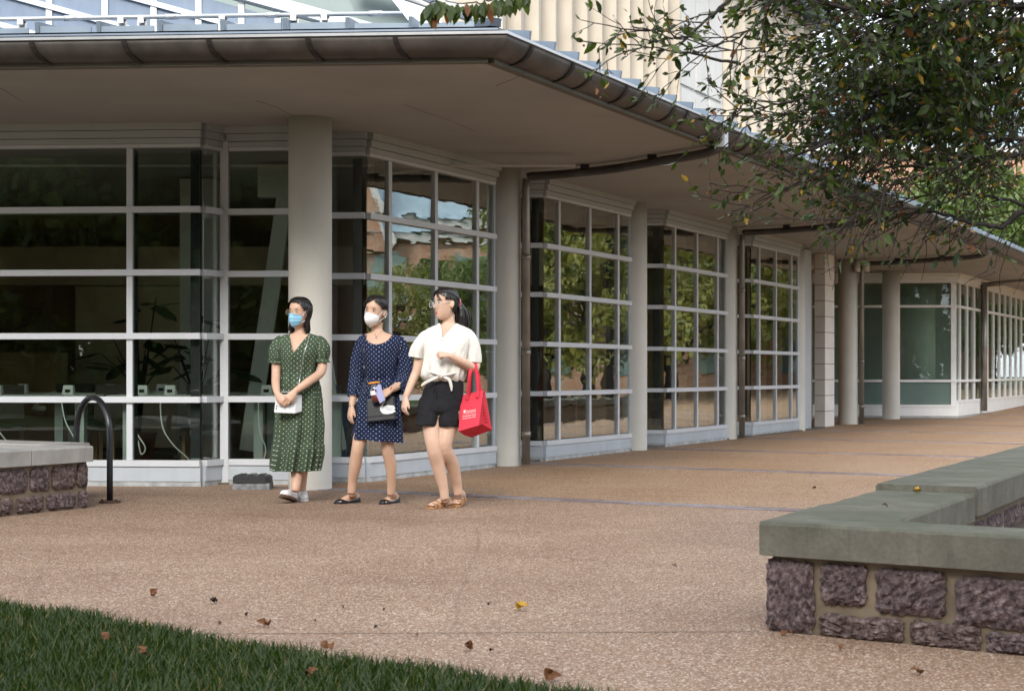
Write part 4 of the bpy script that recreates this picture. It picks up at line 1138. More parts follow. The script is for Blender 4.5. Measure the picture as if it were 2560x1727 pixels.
for (x, y, mk, s, lab) in [(2095,1628,'dead_leaf',.03,'brown leaf on the paving in front of the right planter'), (2302,1686,'dead_leaf',.04,'brown leaf near the bottom right corner'),
   (1955,1590,'dead_leaf',.035,'rust leaf lying against the foot of the right planter'), (1990,1585,'dead_leaf',.03,'rust leaf beside another at the planter foot, the right one'),
   (1696,1418,'dead_leaf',.03,'small brown leaf on the open paving left of the planter'), (2036,1222,'dead_leaf_dark',.04,'dark leaf on the walkway near the second brick band'),
   (2200,1216,'dead_leaf_dark',.03,'dark leaf speck on the walkway beside the planter coping')]:
    fallen(x, y, mk, s, lab)
fallen(2297,1225,'dead_leaf_yellow',.05,'yellow leaf lying on the planter coping step', .442, 7.35)
fallen(2218,1262,'dead_leaf_dark',.03,'dark seed pod on the planter coping', .442, 6.55)
for (zx, zy, lab) in [(445,380,'brown leaf caught in the grass left of centre'), (1370,420,'brown leaf caught in the grass near the lawn tip'), (605,450,'rust leaf half hidden low in the grass'), (1280,535,'rust leaf in the grass at the bottom edge')]:
    x, y = N_(zx, zy); fallen(x, y-8, 'dead_leaf', .045, lab, .045, F*CAMZ/(y-HZ), 'fallen leaves in the grass')
# ------------------------------------------------------------------ people
from mathutils import noise as mnoise
def wrinkle(q, k=1.0):
    return k*(.0055*mnoise.noise(V((q.x*11, q.y*11, q.z*6+q.x*4)))+.0030*mnoise.noise(V((q.x*26+9, q.y*26, q.z*13)))+.0012*mnoise.noise(V((q.x*60, q.y*60, q.z*45))))
def skin_mat(name, c):
    t = NT(name); n = t.noise(t.pos(), 14, 4)
    t.set(col=t.ramp(n, [(.3, shade(c, .93)), (.7, shade(c, 1.06))]), rough=.5, spec=.35, sss=.12)
    t.b.inputs['Subsurface Radius'].default_value = (.010,.004,.002); t.b.inputs['Subsurface Scale'].default_value = 1.0
    return t.m
M['skin_a'] = skin_mat('skin_tone_a', (.62,.40,.29)); M['skin_b'] = skin_mat('skin_tone_b', (.60,.39,.28)); M['skin_c'] = skin_mat('skin_tone_c', (.64,.43,.32))
M['lip'+'s'] = pmat('lip_tone', (.38,.17,.14), .05, 8, .4)
M['hair'] = pmat('black_hair', (.012,.010,.010), .4, 22, .36, .3, 160, spec=.5)
M['hair_brown'] = pmat('brown_hair_tip', (.10,.045,.022), .3, 22, .4)
M['eye_white'] = pmat('eye_white', (.62,.58,.55), .02, 5, .3)
M['eye_dark'] = pmat('eye_dark', (.012,.008,.007), .1, 5, .2)
M['mask_blue'] = pmat('pleated_blue_mask', (.27,.54,.74), .05, 9, .8)
M['mask_white'] = pmat('white_mask', (.80,.81,.82), .03, 9, .8)
M['gold'] = pmat('thin_gold_metal', (.55,.33,.14), .05, 9, .3, metal=.8)
M['clear_frame'] = pmat('pale_grey_frame', (.62,.62,.64), .04, 9, .3)
M['shirt'] = pmat('cream_cotton', (.74,.72,.67), .03, 9, .85, .2, 220)
M['black_cloth'] = pmat('black_cotton', (.010,.010,.013), .25, 12, .9, .25, 160)
M['white_leather'] = pmat('white_leather', (.74,.78,.80), .03, 8, .35)
M['white_canvas'] = pmat('white_canvas_shoe', (.76,.75,.77), .05, 12, .7)
M['sole_brown'] = pmat('brown_rubber_sole', (.10,.055,.035), .2, 12, .8)
M['sole_white'] = pmat('white_rubber_sole', (.66,.65,.66), .06, 12, .6)
M['black_leather'] = pmat('black_leather', (.012,.014,.02), .2, 9, .33, .12, 200)
M['tan_leather'] = pmat('tan_leather', (.40,.20,.085), .1, 10, .5)
M['silver'] = pmat('silver_metal', (.6,.6,.62), .05, 8, .25, metal=.9)
M['white_print'] = pmat('white_print', (.82,.81,.80), .01, 5, .7)
M['red_fabric'] = pmat('red_nonwoven_fabric', (.66,.035,.065), .06, 10, .75, .25, 140)
M['red_dark'] = pmat('red_nonwoven_gusset', (.55,.022,.04), .08, 10, .75, .25, 140)
M['phone'] = pmat('lavender_phone_case', (.42,.44,.70), .02, 5, .4)
M['orange_lid'] = pmat('orange_cup_lid', (.85,.36,.06), .04, 8, .4)
M['cup'] = glass('clear_cup_plastic', (.72,.70,.70), (.05,.4))
M['cup_red'] = pmat('red_fruit_pieces', (.30,.03,.03), .3, 30, .4)
M['pink'] = pmat('pink_scrunchie', (.45,.16,.20), .3, 60, .8)
M['red_cord'] = pmat('red_bracelet', (.40,.03,.03), .1, 10, .6)

def dot_mat(name, base, dot, pitch, rad, var=.12):
    t = NT(name); uv = t.n.new('ShaderNodeUVMap')
    sx = t.n.new('ShaderNodeSeparateXYZ'); t.l.new(uv.outputs[0], sx.inputs[0])
    def dots(ou, ov):
        a = t.math('PINGPONG', t.math('ADD', sx.outputs[0], ou), pitch/2); b = t.math('PINGPONG', t.math('ADD', sx.outputs[1], ov), pitch/2)
        d2 = t.math('ADD', t.math('MULTIPLY', a, a), t.math('MULTIPLY', b, b)); return t.math('LESS_THAN', d2, rad*rad)
    f = t.math('MAXIMUM', dots(0, 0), dots(pitch/2, pitch/2))
    n = t.noise(t.pos(), 9, 5)
    c = t.ramp(n, [(.3, shade(base, 1-var)), (.7, shade(base, 1+var))])
    t.set(col=t.mix(f, c, dot), rough=.85, spec=.25); t.bump(t.noise(t.pos(), 30, 4), .35, .008); return t.m
M['dress_green'] = dot_mat('green_dotted_fabric', (.056,.086,.052), (.62,.64,.55), .038, .0032)
M['dress_navy'] = dot_mat('navy_dotted_fabric', (.008,.016,.052), (.60,.64,.72), .035, .0027)

def remeshed(mb, name, mat, parent, vox=.0055, smooth=3, wr=0):
    me = mb.mesh(name+'_raw', mat, True); o = bpy.data.objects.new(name+'_raw', me); col.objects.link(o)
    md = o.modifiers.new('r', 'REMESH'); md.mode = 'VOXEL'; md.voxel_size = vox; md.use_smooth_shade = True
    ms = o.modifiers.new('s', 'SMOOTH'); ms.factor = .5; ms.iterations = smooth
    dg = bpy.context.evaluated_depsgraph_get(); nm = bpy.data.meshes.new_from_object(o.evaluated_get(dg))
    bpy.data.objects.remove(o); bpy.data.meshes.remove(me); nm.name = name
    if not nm.materials: nm.materials.append(mat)
    nm.polygons.foreach_set('use_smooth', [True]*len(nm.polygons))
    if wr:
        for v_ in nm.vertices: v_.co += v_.normal*wrinkle(v_.co, wr)
    # origin at the base
    a = np.zeros(len(nm.vertices)*3, dtype=np.float32); nm.vertices.foreach_get('co', a); a = a.reshape(-1,3)
    c = V(((a[:,0].min()+a[:,0].max())/2, (a[:,1].min()+a[:,1].max())/2, a[:,2].min()))
    nm.transform(Matrix.Translation(-c)); o = bpy.data.objects.new(name, nm); o.location = c
    return link(o, parent)

HT = [(-.010,.012,.050,.020),(.0,.028,.072,.030),(.014,.040,.083,.040),(.04,.053,.090,.060),(.07,.062,.092,.074),(.10,.069,.092,.088),(.125,.073,.089,.095),(.155,.075,.090,.098),(.185,.069,.079,.090),(.205,.054,.060,.070),(.219,.030,.032,.040),(.225,.006,.006,.008)]
HTa = np.array(HT)
class Head:
    def __init__(s, C, yaw, k=1.0, pitch=0, roll=0):
        s.C = V(C); s.k = k
        f = V((-math.sin(yaw), -math.cos(yaw), 0)); r = V((math.cos(yaw), -math.sin(yaw), 0)); u = V((0,0,1))
        q = Matrix.Rotation(pitch, 3, r); f, u = q @ f, q @ u
        q = Matrix.Rotation(roll, 3, f); s.r, s.u, s.f = q @ r, q @ u, f
    def w(s, x, y, z): return s.C+(s.r*x+s.f*y+s.u*z)*s.k
    def loc(s, a, z, off=0):
        hw, fr, bk = [np.interp(z, HTa[:,0], HTa[:,i]) for i in (1,2,3)]
        ca, sa = math.cos(a), math.sin(a)
        return ((hw+off)*sa, ((fr if ca > 0 else bk)+off)*ca, z)
    def p(s, a, z, off=0): return s.w(*s.loc(a, z, off))
    def build(s, mb):
        rs = []
        for z in np.linspace(-.010, .225, 26):
            ring = []
            for j in range(40):
                a = 2*math.pi*j/40; x, y, zz = s.loc(a, z)
                for sx in (-1, 1):                       # eye sockets
                    d2 = ((x-sx*.031)/.020)**2+((z-.118)/.013)**2
                    if y > 0: y -= .006*math.exp(-d2)
                ring.append(s.w(x, y, zz))
            rs.append(ring)
        mb.rings(rs)
        nose = [(.124,.088,.008),(.105,.101,.009),(.090,.112,.012),(.080,.114,.015),(.072,.100,.013)]
        mb.rings([[s.w(hw*math.cos(t*.7854), y-.010+.012*math.sin(t*.7854), z) for t in range(8)] for z, y, hw in nose])
        for sx in (-1, 1):
            rs = []
            for i in range(7):
                ph = -math.pi/2+math.pi*i/6; c_ = max(.1, math.cos(ph))
                rs.append([s.w(sx*(.075+.008*c_*math.cos(t*.7854)+.004), -.012+.018*c_*math.sin(t*.7854)-.006*math.sin(ph), .104+.031*math.sin(ph)) for t in range(8)])
            mb.rings(rs)
    def eyes(s, parent, lash=True):
        for sx in (-1, 1):
            m = MB(); R = Matrix((s.r, s.f, s.u)).transposed()
            c = s.w(sx*.031, .0785, .1175); m.ellipsoid(c, (.0125*s.k,.006*s.k,.0048*s.k), 12, 8, R); e = m.build('eye', M['eye_white'], parent, True)
            MB().ellipsoid(s.w(sx*.031-.001, .0825, .1178), (.0055*s.k,.0035*s.k,.0048*s.k), 10, 6, R).build('iris', M['eye_dark'], e, True)
            lp = [s.w(sx*.031+x, .0845-abs(x)*.35-.0, .1215-(x/.015)**2*.003) for x in (-.0145,-.007,0,.007,.0145)]
            MB().tube(lp, [.0010,.0018,.002,.0018,.001], 6).build('eyelid_line', M['eye_dark'], parent, True)
            bp = [s.w(sx*.032+x, .089-abs(x)*.30-(.004 if sx*x > 0 else 0), .1385-(x/.02)**2*.003) for x in (-.018,-.009,0,.009,.018)]
            MB().tube(bp, [.0014,.0024,.0026,.0022,.001], 6, .8).build('eyebrow', M['hair'], parent, True)
    def hair_cap(s, hairline, off=.012, n=72, m=44):
        mb = MB(); zs = np.linspace(.0, .2245, m); idx = {}; 
        for i, z in enumerate(zs):
            for j in range(n):
                a = 2*math.pi*j/n
                o = off*(1+.15*math.sin(a*19+z*60))+.006*max(0, (z-.12)/.1)
                x, y, zz = s.loc(a, z, o)
                if z > .19: zz += .010*(z-.19)/.035
                idx[(i,j)] = len(mb.v); mb.v.append(tuple(s.w(x, y, zz+ (.004 if z > .2 else 0))))
        for i in range(m-1):
            for j in range(n):
                a = 2*math.pi*(j+.5)/n; a = a if a <= math.pi else a-2*math.pi
                if zs[i] < hairline(a): continue
                mb.f.append((idx[(i,j)], idx[(i,(j+1) % n)], idx[(i+1,(j+1) % n)], idx[(i+1,j)]))
        mb.f.append(tuple(idx[(m-1,j)] for j in range(n)))
        return mb

def hand(mb, wr, d, back, side, curl=(.5,.6,.5), k=1.0, spread=.06, thumb=.6):
    "wrist, pointing direction, back-of-hand normal, side (+1: thumb along d x back)"
    d = d.normalized(); back = (back-d*back.dot(d)).normalized(); lat = d.cross(back)*side
    kn = wr+d*.082*k
    rs = []
    for t, w_, h_ in ((-.01,.024,.019),(.02,.031,.019),(.05,.037,.017),(.082,.037,.013),(.09,.030,.010)):
        c = wr+d*t*k; rs.append([c+(lat*math.cos(a*.5236)*w_+back*math.sin(a*.5236)*h_)*k for a in range(12)])
    mb.rings(rs)
    for i, (lo, L) in enumerate(((.027,.064),(.009,.073),(-.010,.068),(-.027,.052))):
        p = kn+lat*lo*k-d*.004; dd = (d+lat*lo*spread*20).normalized(); ax = d.cross(back).normalized()
        pts = [p-d*.015*k, p]; rot = 0
        for sg, c in zip((.45,.32,.27), curl):
            rot += c*(1+.12*i); q = Matrix.Rotation(-rot, 3, ax)
            p = p+(q @ dd)*L*sg*k; pts.append(p)
        mb.tube(pts, [.0085*k,.0088*k,.008*k,.0074*k,.0058*k], 8)
    p = wr+d*.018*k+lat*.022*k; dd = (d*.75+lat*.75*thumb-back*.35).normalized()
    pts = [p-dd*.01*k, p, p+dd*.030*k, p+dd*.030*k+(dd+d*.5-lat*.2).normalized()*.028*k, p+dd*.03*k+(dd+d*.5-lat*.2).normalized()*.048*k]
    mb.tube(pts, [.011*k,.0125*k,.010*k,.0088*k,.0062*k], 8)

def limb(mb, pts, rad, n=14, sub=5, flat=1.0):
    path = catmull(pts, sub); mb.tube(path, lerp_list(rad, len(path)), n, flat)

class Fig:
    def __init__(s, ox, oy, sc, Y): s.ox, s.oy, s.sc, s.Y = ox, oy, sc, Y; s.m = F/Y*sc      # zoom pixels per metre
    def __call__(s, x, y, dy=0): return at(s.ox+x/s.sc, s.oy+y/s.sc, s.Y+dy)
    def ground(s, x, y): Y = F*CAMZ/(s.oy+y/s.sc-HZ); return at(s.ox+x/s.sc, s.oy+y/s.sc, Y)

def rows_interp(rows, sub):
    a = catmull([V((r[0], r[1], r[2])) for r in rows], sub); b = catmull([V((r[3], r[4], 0)) for r in rows], sub)
    return [(p.x, p.y, p.z, max(.004, q.x), q.y) for p, q in zip(a, b)]

def torso(mb, P, rows, n=36, sub=4, e=2.25, grow=0):
    rs = []
    for y, xl, xr, hd, dy in rows_interp(rows, sub):
        c = P((xl+xr)/2, y, dy); hw = (xr-xl)/2/P.m+grow; h = hd+grow; ring = []
        for j in range(n):
            t = 2*math.pi*j/n; sx, cx = math.sin(t), math.cos(t)
            ring.append(c+V((hw*math.copysign(abs(sx)**(2/e), sx), -h*math.copysign(abs(cx)**(2/e), cx), 0)))
        rs.append(ring)
    mb.rings(rs)

def cloth(P, rows, n=120, sub=8, e=2.2, fold=None, cut=None, name='dress', mat=None, parent=None, extra=None):
    "garment surface of stacked rings with uv in metres; cut(x, y, front) removes faces"
    mb = MB(); mb.uv = []; R = rows_interp(rows, sub); info = []
    for i, (y, xl, xr, hd, dy) in enumerate(R):
        c = P((xl+xr)/2, y, dy); hw = (xr-xl)/2/P.m; circ = 4.0*(hw+hd)*.8
        for j in range(n+1):
            t = 2*math.pi*(j/n-.5); sx, cx = math.sin(t), math.cos(t)
            f = fold(t, y) if fold else 0
            q = c+V(((hw+f)*math.copysign(abs(sx)**(2/e), sx), -(hd+f)*math.copysign(abs(cx)**(2/e), cx), 0))
            wv = wrinkle(q, 1.15)*min(1, i/6); q = q+V((sx*wv, -cx*wv, 0))
            mb.v.append(tuple(q)); mb.uv.append((t/(2*math.pi)*circ, q.z)); info.append(((xl+xr)/2+(q.x-c.x)*P.m, y, cx > 0))
    for i in range(len(R)-1):
        for j in range(n):
            k = i*(n+1)+j; f = (k, k+1, k+n+2, k+n+1)
            if cut:
                x = sum(info[q][0] for q in f)/4; yy = sum(info[q][1] for q in f)/4
                if cut(x, yy, info[k][2]): continue
            mb.f.append(f)
    if extra: extra(mb)
    return mb.build(name, mat, parent, True)

def sleeve(mb, pts, rad, n=40, sub=6, ruffle=0, flat=1.0, fold=.0, kf=7):
    path = catmull(pts, sub); rr = catmull([V((r, 0, 0)) for r in rad], sub); rr = [r.x for r in rr]
    k0 = len(mb.v); t0 = MB(); t0.tube(path, rr, n, flat, cap=False)
    nv = len(path); acc = 0
    for i in range(nv):
        if i: acc += (path[i]-path[i-1]).length
        c = path[i]
        for j in range(n):
            q = V(t0.v[i*n+j]); a = 2*math.pi*j/n; fr = i/(nv-1)
            amp = fold*math.sin(kf*a+2*fr)+ruffle*max(0, (fr-.86)/.14)*math.sin(14*a)
            q = q+(q-c).normalized()*(amp+wrinkle(q, 1.1)); mb.v.append(tuple(q))
            if mb.uv is not None: mb.uv.append((j/n*2*math.pi*max(rr[i],.04), path[0].z-acc))
    for i in range(nv-1):
        for j in range(n): mb.f.append((k0+i*n+j, k0+i*n+(j+1) % n, k0+(i+1)*n+(j+1) % n, k0+(i+1)*n+j))

SN_W = [.020,.030,.034,.033,.034,.042,.044,.036,.014]; 
def shoe_rings(heel, d, up, L, W, H, z0=0, wk=1.0):
    d = d.normalized(); up = (up-d*up.dot(d)).normalized(); lat = d.cross(up); rs = []
    for i, s_ in enumerate(np.linspace(0, 1, len(W))):
        c = heel+d*L*s_+up*z0; ring = [c-lat*W[i]*wk*.96, c+lat*W[i]*wk*.96]
        for t in np.linspace(0, math.pi, 11): ring.append(c+lat*W[i]*wk*math.cos(t)+up*(.003+H[i]*math.sin(t)**.75))
        rs.append(ring)
    return rs
def shoe(parent, heel, d, up, L, H, upper, solem, solet=.018, name='shoe', W=SN_W):
    o = MB().rings(shoe_rings(heel, d, up, L, W, H, solet)).build(name, upper, parent, True, fix=True)
    MB().rings(shoe_rings(heel-d.normalized()*.004, d, up, L+.008, [w+.003 for w in W], [solet]*len(W), 0)).build('sole', solem, o, False, fix=True)
    return o
def foot(mb, heel, d, up, L, ank, calf):
    d = d.normalized(); up = (up-d*up.dot(d)).normalized(); lat = d.cross(up)
    H = [.050,.066,.068,.060,.048,.036,.027,.022]; W = [.018,.026,.028,.030,.036,.040,.036,.020]
    mb.rings(shoe_rings(heel, d, up, L*.92, W, H, .006))
    for i, o_ in enumerate((-.028,-.014,.001,.015,.028)): mb.tube([heel+d*(L*.78)+lat*o_+up*.014, heel+d*(L*(.97-.012*abs(i-1)))+lat*o_*1.05+up*.011], [.010,.008], 8)

def V2(x, y, z=0): return V((x, y, z))
UP = V((0,0,1))

# ================= person in green
P = Fig(640, 700, 2.703, 11.80)
p1 = thing('person', V((P(285,700).x, 11.8, 0)), 'person in green polka dot dress and blue face mask holding a small white bag', 'person')
hd1 = Head(P(292,316,.015), math.radians(30), 1.0, 0, math.radians(-2))
b = MB(); hd1.build(b)
rows = [(300,262,326,.046,.045),(335,262,330,.046,.04),(356,254,338,.050,.035),(372,205,395,.062,.02),(392,184,420,.074,.01),(425,180,424,.090,0),(480,182,415,.106,-.005),(520,188,404,.104,-.005),(575,198,388,.086,0),(630,206,378,.072,0),(700,195,395,.080,0),(800,185,405,.088,0),(880,190,405,.088,0),(930,205,390,.06,0)]
torso(b, P, rows)
limb(b, [P(200,435,.0), P(164,448,.0), P(143,530,.0), P(136,636,-.03), P(134,705,-.13), P(143,768,-.215)], [.046,.046,.042,.036,.034,.025])
limb(b, [P(398,435,.0), P(434,448,0), P(446,530,.0), P(438,622,-.04), P(350,690,-.16), P(268,748,-.225)], [.046,.046,.042,.037,.034,.025])
hand(b, P(145,772,-.22), P(188,815,-.25)-P(145,772,-.22), V2(-.35,-.75,.45), 1, (.55,.7,.5), .95, .03)
hand(b, P(262,753,-.23), P(212,808,-.258)-P(262,753,-.23), V2(.35,-.75,.5), -1, (.5,.6,.5), .95, .03)
limb(b, [P(225,880,0), P(245,1100,-.02), P(268,1240,-.03), P(275,1330,-.06), P(262,1428,-.10)], [.085,.058,.050,.045,.031])
limb(b, [P(355,880,0), P(335,1100,.04), P(318,1240,.09), P(312,1330,.12), P(310,1425,.12)], [.085,.058,.048,.042,.031])
f1 = P.ground(262,1497); d1 = V2(-.30,-.92,.24); u1 = V2(-.05,-.25,1)
f2 = P.ground(300,1488)+V2(.01,.12); d2 = V2(.10,-1,0)
foot(b, f1+UP*.012, d1, u1, .22, None, None); foot(b, f2+UP*.012, d2, UP, .22, None, None)
remeshed(b, 'body', M['skin_a'], p1)
hd1.eyes(p1)
def hl1(a):
    A = abs(math.degrees(a))
    if A < 62: return .192-.022*(A/62)**2 if A < 40 else .182-.05*((A-40)/22)
    if A < 100: return .128
    return .015
hm = hd1.hair_cap(hl1, .013)
r1 = random.Random(3)
for i in range(120):
    a = math.radians(r1.uniform(84, 276)); 
    if i < 16: a = math.radians(-r1.uniform(72, 92))
    z0 = r1.uniform(.13,.19) if i >= 16 else .14; pts = []
    for t in np.linspace(0, 1, 5): pts.append(hd1.p(a+r1.uniform(-.03,.03), z0+(.055-z0)*t, .014+.006*r1.random()))
    out = r1.uniform(.010,.022); x, y, z = hd1.loc(a, .055, out)
    ze = r1.uniform(-.062,-.028)
    pts += [hd1.w(x*1.02, y*.98-.004, .02), hd1.w(x*1.02+r1.uniform(-.01,.01), y*.95-.006, ze*.4), hd1.w(x*.95+r1.uniform(-.012,.012), y*.9, ze)]
    hm.tube(pts, lerp_list([.004,.0075,.0075,.0065,.0025], len(pts)), 6, .6)
for i in range(40):
    a = r1.uniform(-1.2, 1.2); pts = [hd1.p(a+(1 if a > 0 else -1)*(2.4-abs(a))*t, .196-.02*(abs(a)/1.2)**2+.022*math.sin(t*2.6)-.03*t, .018) for t in np.linspace(0, 1, 6)]
    hm.tube(pts, lerp_list([.002,.005,.005,.003], 6), 5, .6)
hm.ellipsoid(hd1.w(0,-.09,.165), (.03,.03,.035), 10, 8)
hm.build('hair', M['hair'], p1, True)
# pleated mask
def mask(hd, mat, parent, zt, zb, amax, bulge, pleat, fold):
    nu, nv = 33, 17; m = MB()
    for j in range(nv):
        v = j/(nv-1)
        for i in range(nu):
            u = -1+2*i/(nu-1); a = u*math.radians(amax)
            top = zt-.018*abs(u)**1.5; bot = zb+.034*abs(u)**1.7
            z = top+(bot-top)*v
            off = .006+bulge*math.exp(-(u/.30)**2)*(math.sin(math.pi*min(1, .25+.75*v))**.5 if v < .98 else .15)+.006*math.sin(math.pi*v)
            off += pleat*(abs(((v*3.4) % 1)-.5)-.25)*(1-.4*abs(u))
            if fold: off += .016*(1-abs(u))**1.4*math.sin(math.pi*min(1,v*1.05))
            m.v.append(tuple(hd.p(a, max(z, -.0095), off)+hd.u*min(0, z+.0095)))
    for j in range(nv-1):
        for i in range(nu-1): k = j*nu+i; m.f.append((k, k+1, k+nu+1, k+nu))
    o = m.build('face_mask', mat, parent, True)
    for sx in (-1, 1):
        a = sx*math.radians(amax)
        MB().tube(catmull([hd.p(a, zt-.02, .007), hd.w(sx*.078, .018, .124), hd.w(sx*.083, -.018, .130), hd.w(sx*.086, -.030, .104), hd.w(sx*.081, -.020, .078), hd.p(a, zb+.036, .007)], 5), .0022, 6).build('ear_loop', M['mask_white'], o, True)
    return o
mask(hd1, M['mask_blue'], p1, .104, -.012, 62, .016, .010, 0)
def glasses(hd, mat, parent, R, thick, zc=.112, yc=.103):
    g_ = MB()
    for sx in (-1, 1):
        g_.tube([hd.w(sx*.0325+R*math.cos(t), yc-.10*abs(R*math.cos(t))*(1 if sx*math.cos(t) > 0 else 0), zc+R*.92*math.sin(t)) for t in np.linspace(0, 2*math.pi, 25)], thick, 6, cap=False)
        g_.tube([hd.w(sx*(.0325+R), yc-.004, zc+.006), hd.w(sx*.074, .07, zc+.010), hd.w(sx*.080, -.005, zc+.012)], thick, 6)
    g_.tube([hd.w(-.0325+R, yc, zc+.006), hd.w(0, yc+.004, zc+.010), hd.w(.0325-R, yc, zc+.006)], thick, 6)
    o = g_.build('glasses', mat, parent, True)
    for sx in (-1, 1):
        rs = [[hd.w(sx*.0325+R*.96*math.cos(t), yc+e_, zc+R*.88*math.sin(t)) for t in np.linspace(0, 2*math.pi, 21)[:-1]] for e_ in (-.0005,.0007)]
        MB().rings(rs).build('lens', M['lens'], o)
glasses(hd1, M['gold'], p1, .0235, .0013, .113, .104)
# dress
def fold1(t, y):
    if y < 640: return .003*math.sin(9*t+y*.02)*min(1, max(0, (y-430)/60))+.002*math.sin(23*t)*min(1,max(0,(y-560)/60))
    k = min(1, (y-640)/500); f = .006*(1-k)*math.sin(24*t)+(.006+.012*k)*math.sin(8*t+.8*math.sin(2*t)+y*.002)+.007*k*math.sin(17*t+1)
    if y > 1112: f += .006+.009*math.sin(26*t+1.3)*min(1,(y-1112)/60)
    return f
drows = [(352,250,342,.056,.03),(362,222,372,.064,.024),(374,188,408,.074,.016),(392,160,442,.090,.008),(425,152,448,.106,0),(480,162,436,.122,-.005),(520,166,424,.122,-.005),(575,172,410,.108,0),(628,178,402,.094,0),(645,174,406,.098,0),(700,162,424,.112,0),(800,148,440,.126,0),(900,140,448,.135,0),(1000,134,450,.14,0),(1105,126,440,.14,0),(1116,124,440,.142,0),(1200,116,430,.142,0),(1286,110,412,.140,0)]
def cut1(x, y, fr):
    if fr:
        if y < 495: 
            k = (495-y)/140
            if 268-38*k < x < 268+104*k: return True
    return y < 353
def sl1(mb):
    sleeve(mb, [P(205,425,.0), P(172,425,0), P(146,470,0), P(138,528,0), P(137,545,0), P(136,562,0)], [.045,.060,.070,.062,.054,.066], ruffle=.010, fold=.004)
    sleeve(mb, [P(392,425,.0), P(424,425,0), P(446,470,0), P(446,515,0), P(445,533,0), P(444,555,0)], [.045,.060,.070,.061,.054,.067], ruffle=.010, fold=.004)
cloth(P, drows, 260, 14, 2.2, fold1, cut1, 'dress', M['dress_green'], p1, sl1)
SNK_H = [.050,.068,.070,.064,.058,.048,.042,.036,.012]
shoe(p1, f1, d1, u1, .235, SNK_H, M['white_canvas'], M['sole_brown'], .022, 'sneaker')
shoe(p1, f2, d2, UP, .235, SNK_H, M['white_canvas'], M['sole_white'], .022, 'sneaker')
# white bag
bg1 = thing('white_handbag', P(205,905,-.27), 'small glossy white box bag held in both hands before the green dress', 'handbag')
q = [P(134,772,-.205), P(268,778,-.205), P(264,903,-.215), P(119,897,-.215)]; q2 = [p+V2(.035,.060,.002) for p in q]
q2[1] += V2(.008,0,0); q2[2] += V2(.012,0,.012)
m = MB(); m.add(q+q2, [(3,2,1,0),(4,5,6,7),(0,1,5,4),(1,2,6,5),(2,3,7,6),(3,0,4,7)]); ob = m.build('bag_body', M['white_leather'], bg1, fix=True)
bv = ob.modifiers.new('bevel', 'BEVEL'); bv.width = .007; bv.segments = 3
for zx, zy in ((140,852),(137,868),(231,836)): MB().ellipsoid(P(zx,zy,-.213), (.0055,.004,.0055), 8, 6).build('stud', M['black_leather'], bg1, True)
for zx in (145,250): MB().ellipsoid(P(zx,892,-.19), (.006,.006,.006), 8, 6).build('foot_stud', M['silver'], bg1, True)
MB().beam(P(172,759,-.185), P(226,759,-.185), .03, .008).build('dark_flap', M['black_leather'], bg1)
MB().beam(P(172,755,-.185), P(226,755,-.185), .034, .004).build('flap_edge', M['white_leather'], bg1)
MB().tube(catmull([P(368,362,-.065), P(352,410,-.115), P(328,490,-.15), P(312,570,-.145), P(300,640,-.13), P(285,720,-.16), P(272,775,-.215)], 6), .0022, 5).build('chain_strap', M['silver'], bg1, True)

# ================= person in navy
P = Fig(820, 700, 2.704, 11.62)
p2_ = thing('person', V((P(330,700).x, 11.62, 0)), 'person in navy polka dot dress and white face mask carrying a phone and cup', 'person')
hd2 = Head(P(310,307,.015), math.radians(24), 1.0, math.radians(2), math.radians(-8))
b = MB(); hd2.build(b)
rows = [(285,300,372,.045,.045),(330,296,368,.045,.04),(352,286,385,.050,.035),(368,245,440,.060,.025),(386,234,476,.072,.012),(425,230,482,.090,0),(490,244,466,.102,-.005),(560,256,450,.098,-.005),(660,268,438,.076,0),(760,250,450,.088,0),(860,238,458,.095,0),(930,240,455,.092,0),(980,255,440,.05,0)]
torso(b, P, rows)
limb(b, [P(256,436,0), P(230,450,0), P(207,540,.01), P(190,655,.02), P(178,750,-.01), P(162,845,-.05)], [.046,.046,.041,.036,.033,.025])
limb(b, [P(462,436,0), P(488,450,0), P(511,550,.01), P(508,672,.0), P(470,715,-.09), P(428,738,-.17)], [.046,.046,.041,.037,.034,.025])
hand(b, P(160,852,-.055), P(142,960,-.08)-P(160,852,-.055), V2(-.75,-.6,0), -1, (.25,.35,.35), .98, .05, .45)
hand(b, P(424,741,-.178), P(352,786,-.235)-P(424,741,-.178), V2(.05,-.8,.6), 1, (.25,.35,.3), .95, .06, .5)
limb(b, [P(265,930,0), P(225,1050,-.03), P(203,1130,-.05), P(184,1250,-.01), P(165,1360,.03), P(158,1440,.04)], [.080,.060,.050,.049,.036,.031])
limb(b, [P(430,930,0), P(408,1050,-.02), P(402,1140,-.03), P(424,1250,.01), P(428,1370,.05), P(424,1448,.07)], [.080,.058,.047,.046,.035,.031])
fa = P.ground(48,1512); da = V2(-.72,-.69,0).normalized(); fa = fa-da*.235
fb = P.ground(356,1516); db = V2(-.50,-.866,0).normalized(); fb = fb-db*.235
foot(b, fa+UP*.006, da, UP, .222, None, None); foot(b, fb+UP*.006, db, UP, .222, None, None)
limb(b, [P(158,1436,.04), fa+da*.055+UP*.06], [.031,.034]); limb(b, [P(424,1445,.07), fb+db*.055+UP*.06], [.031,.034])
remeshed(b, 'body', M['skin_b'], p2_)
hd2.eyes(p2_)
def hl2(a):
    A = math.degrees(a)
    if abs(A) < 64: return .200-.058*(abs(A-10)/60)**1.25
    if abs(A) < 100: return .132
    return .03
hm = hd2.hair_cap(hl2, .012); r2 = random.Random(4)
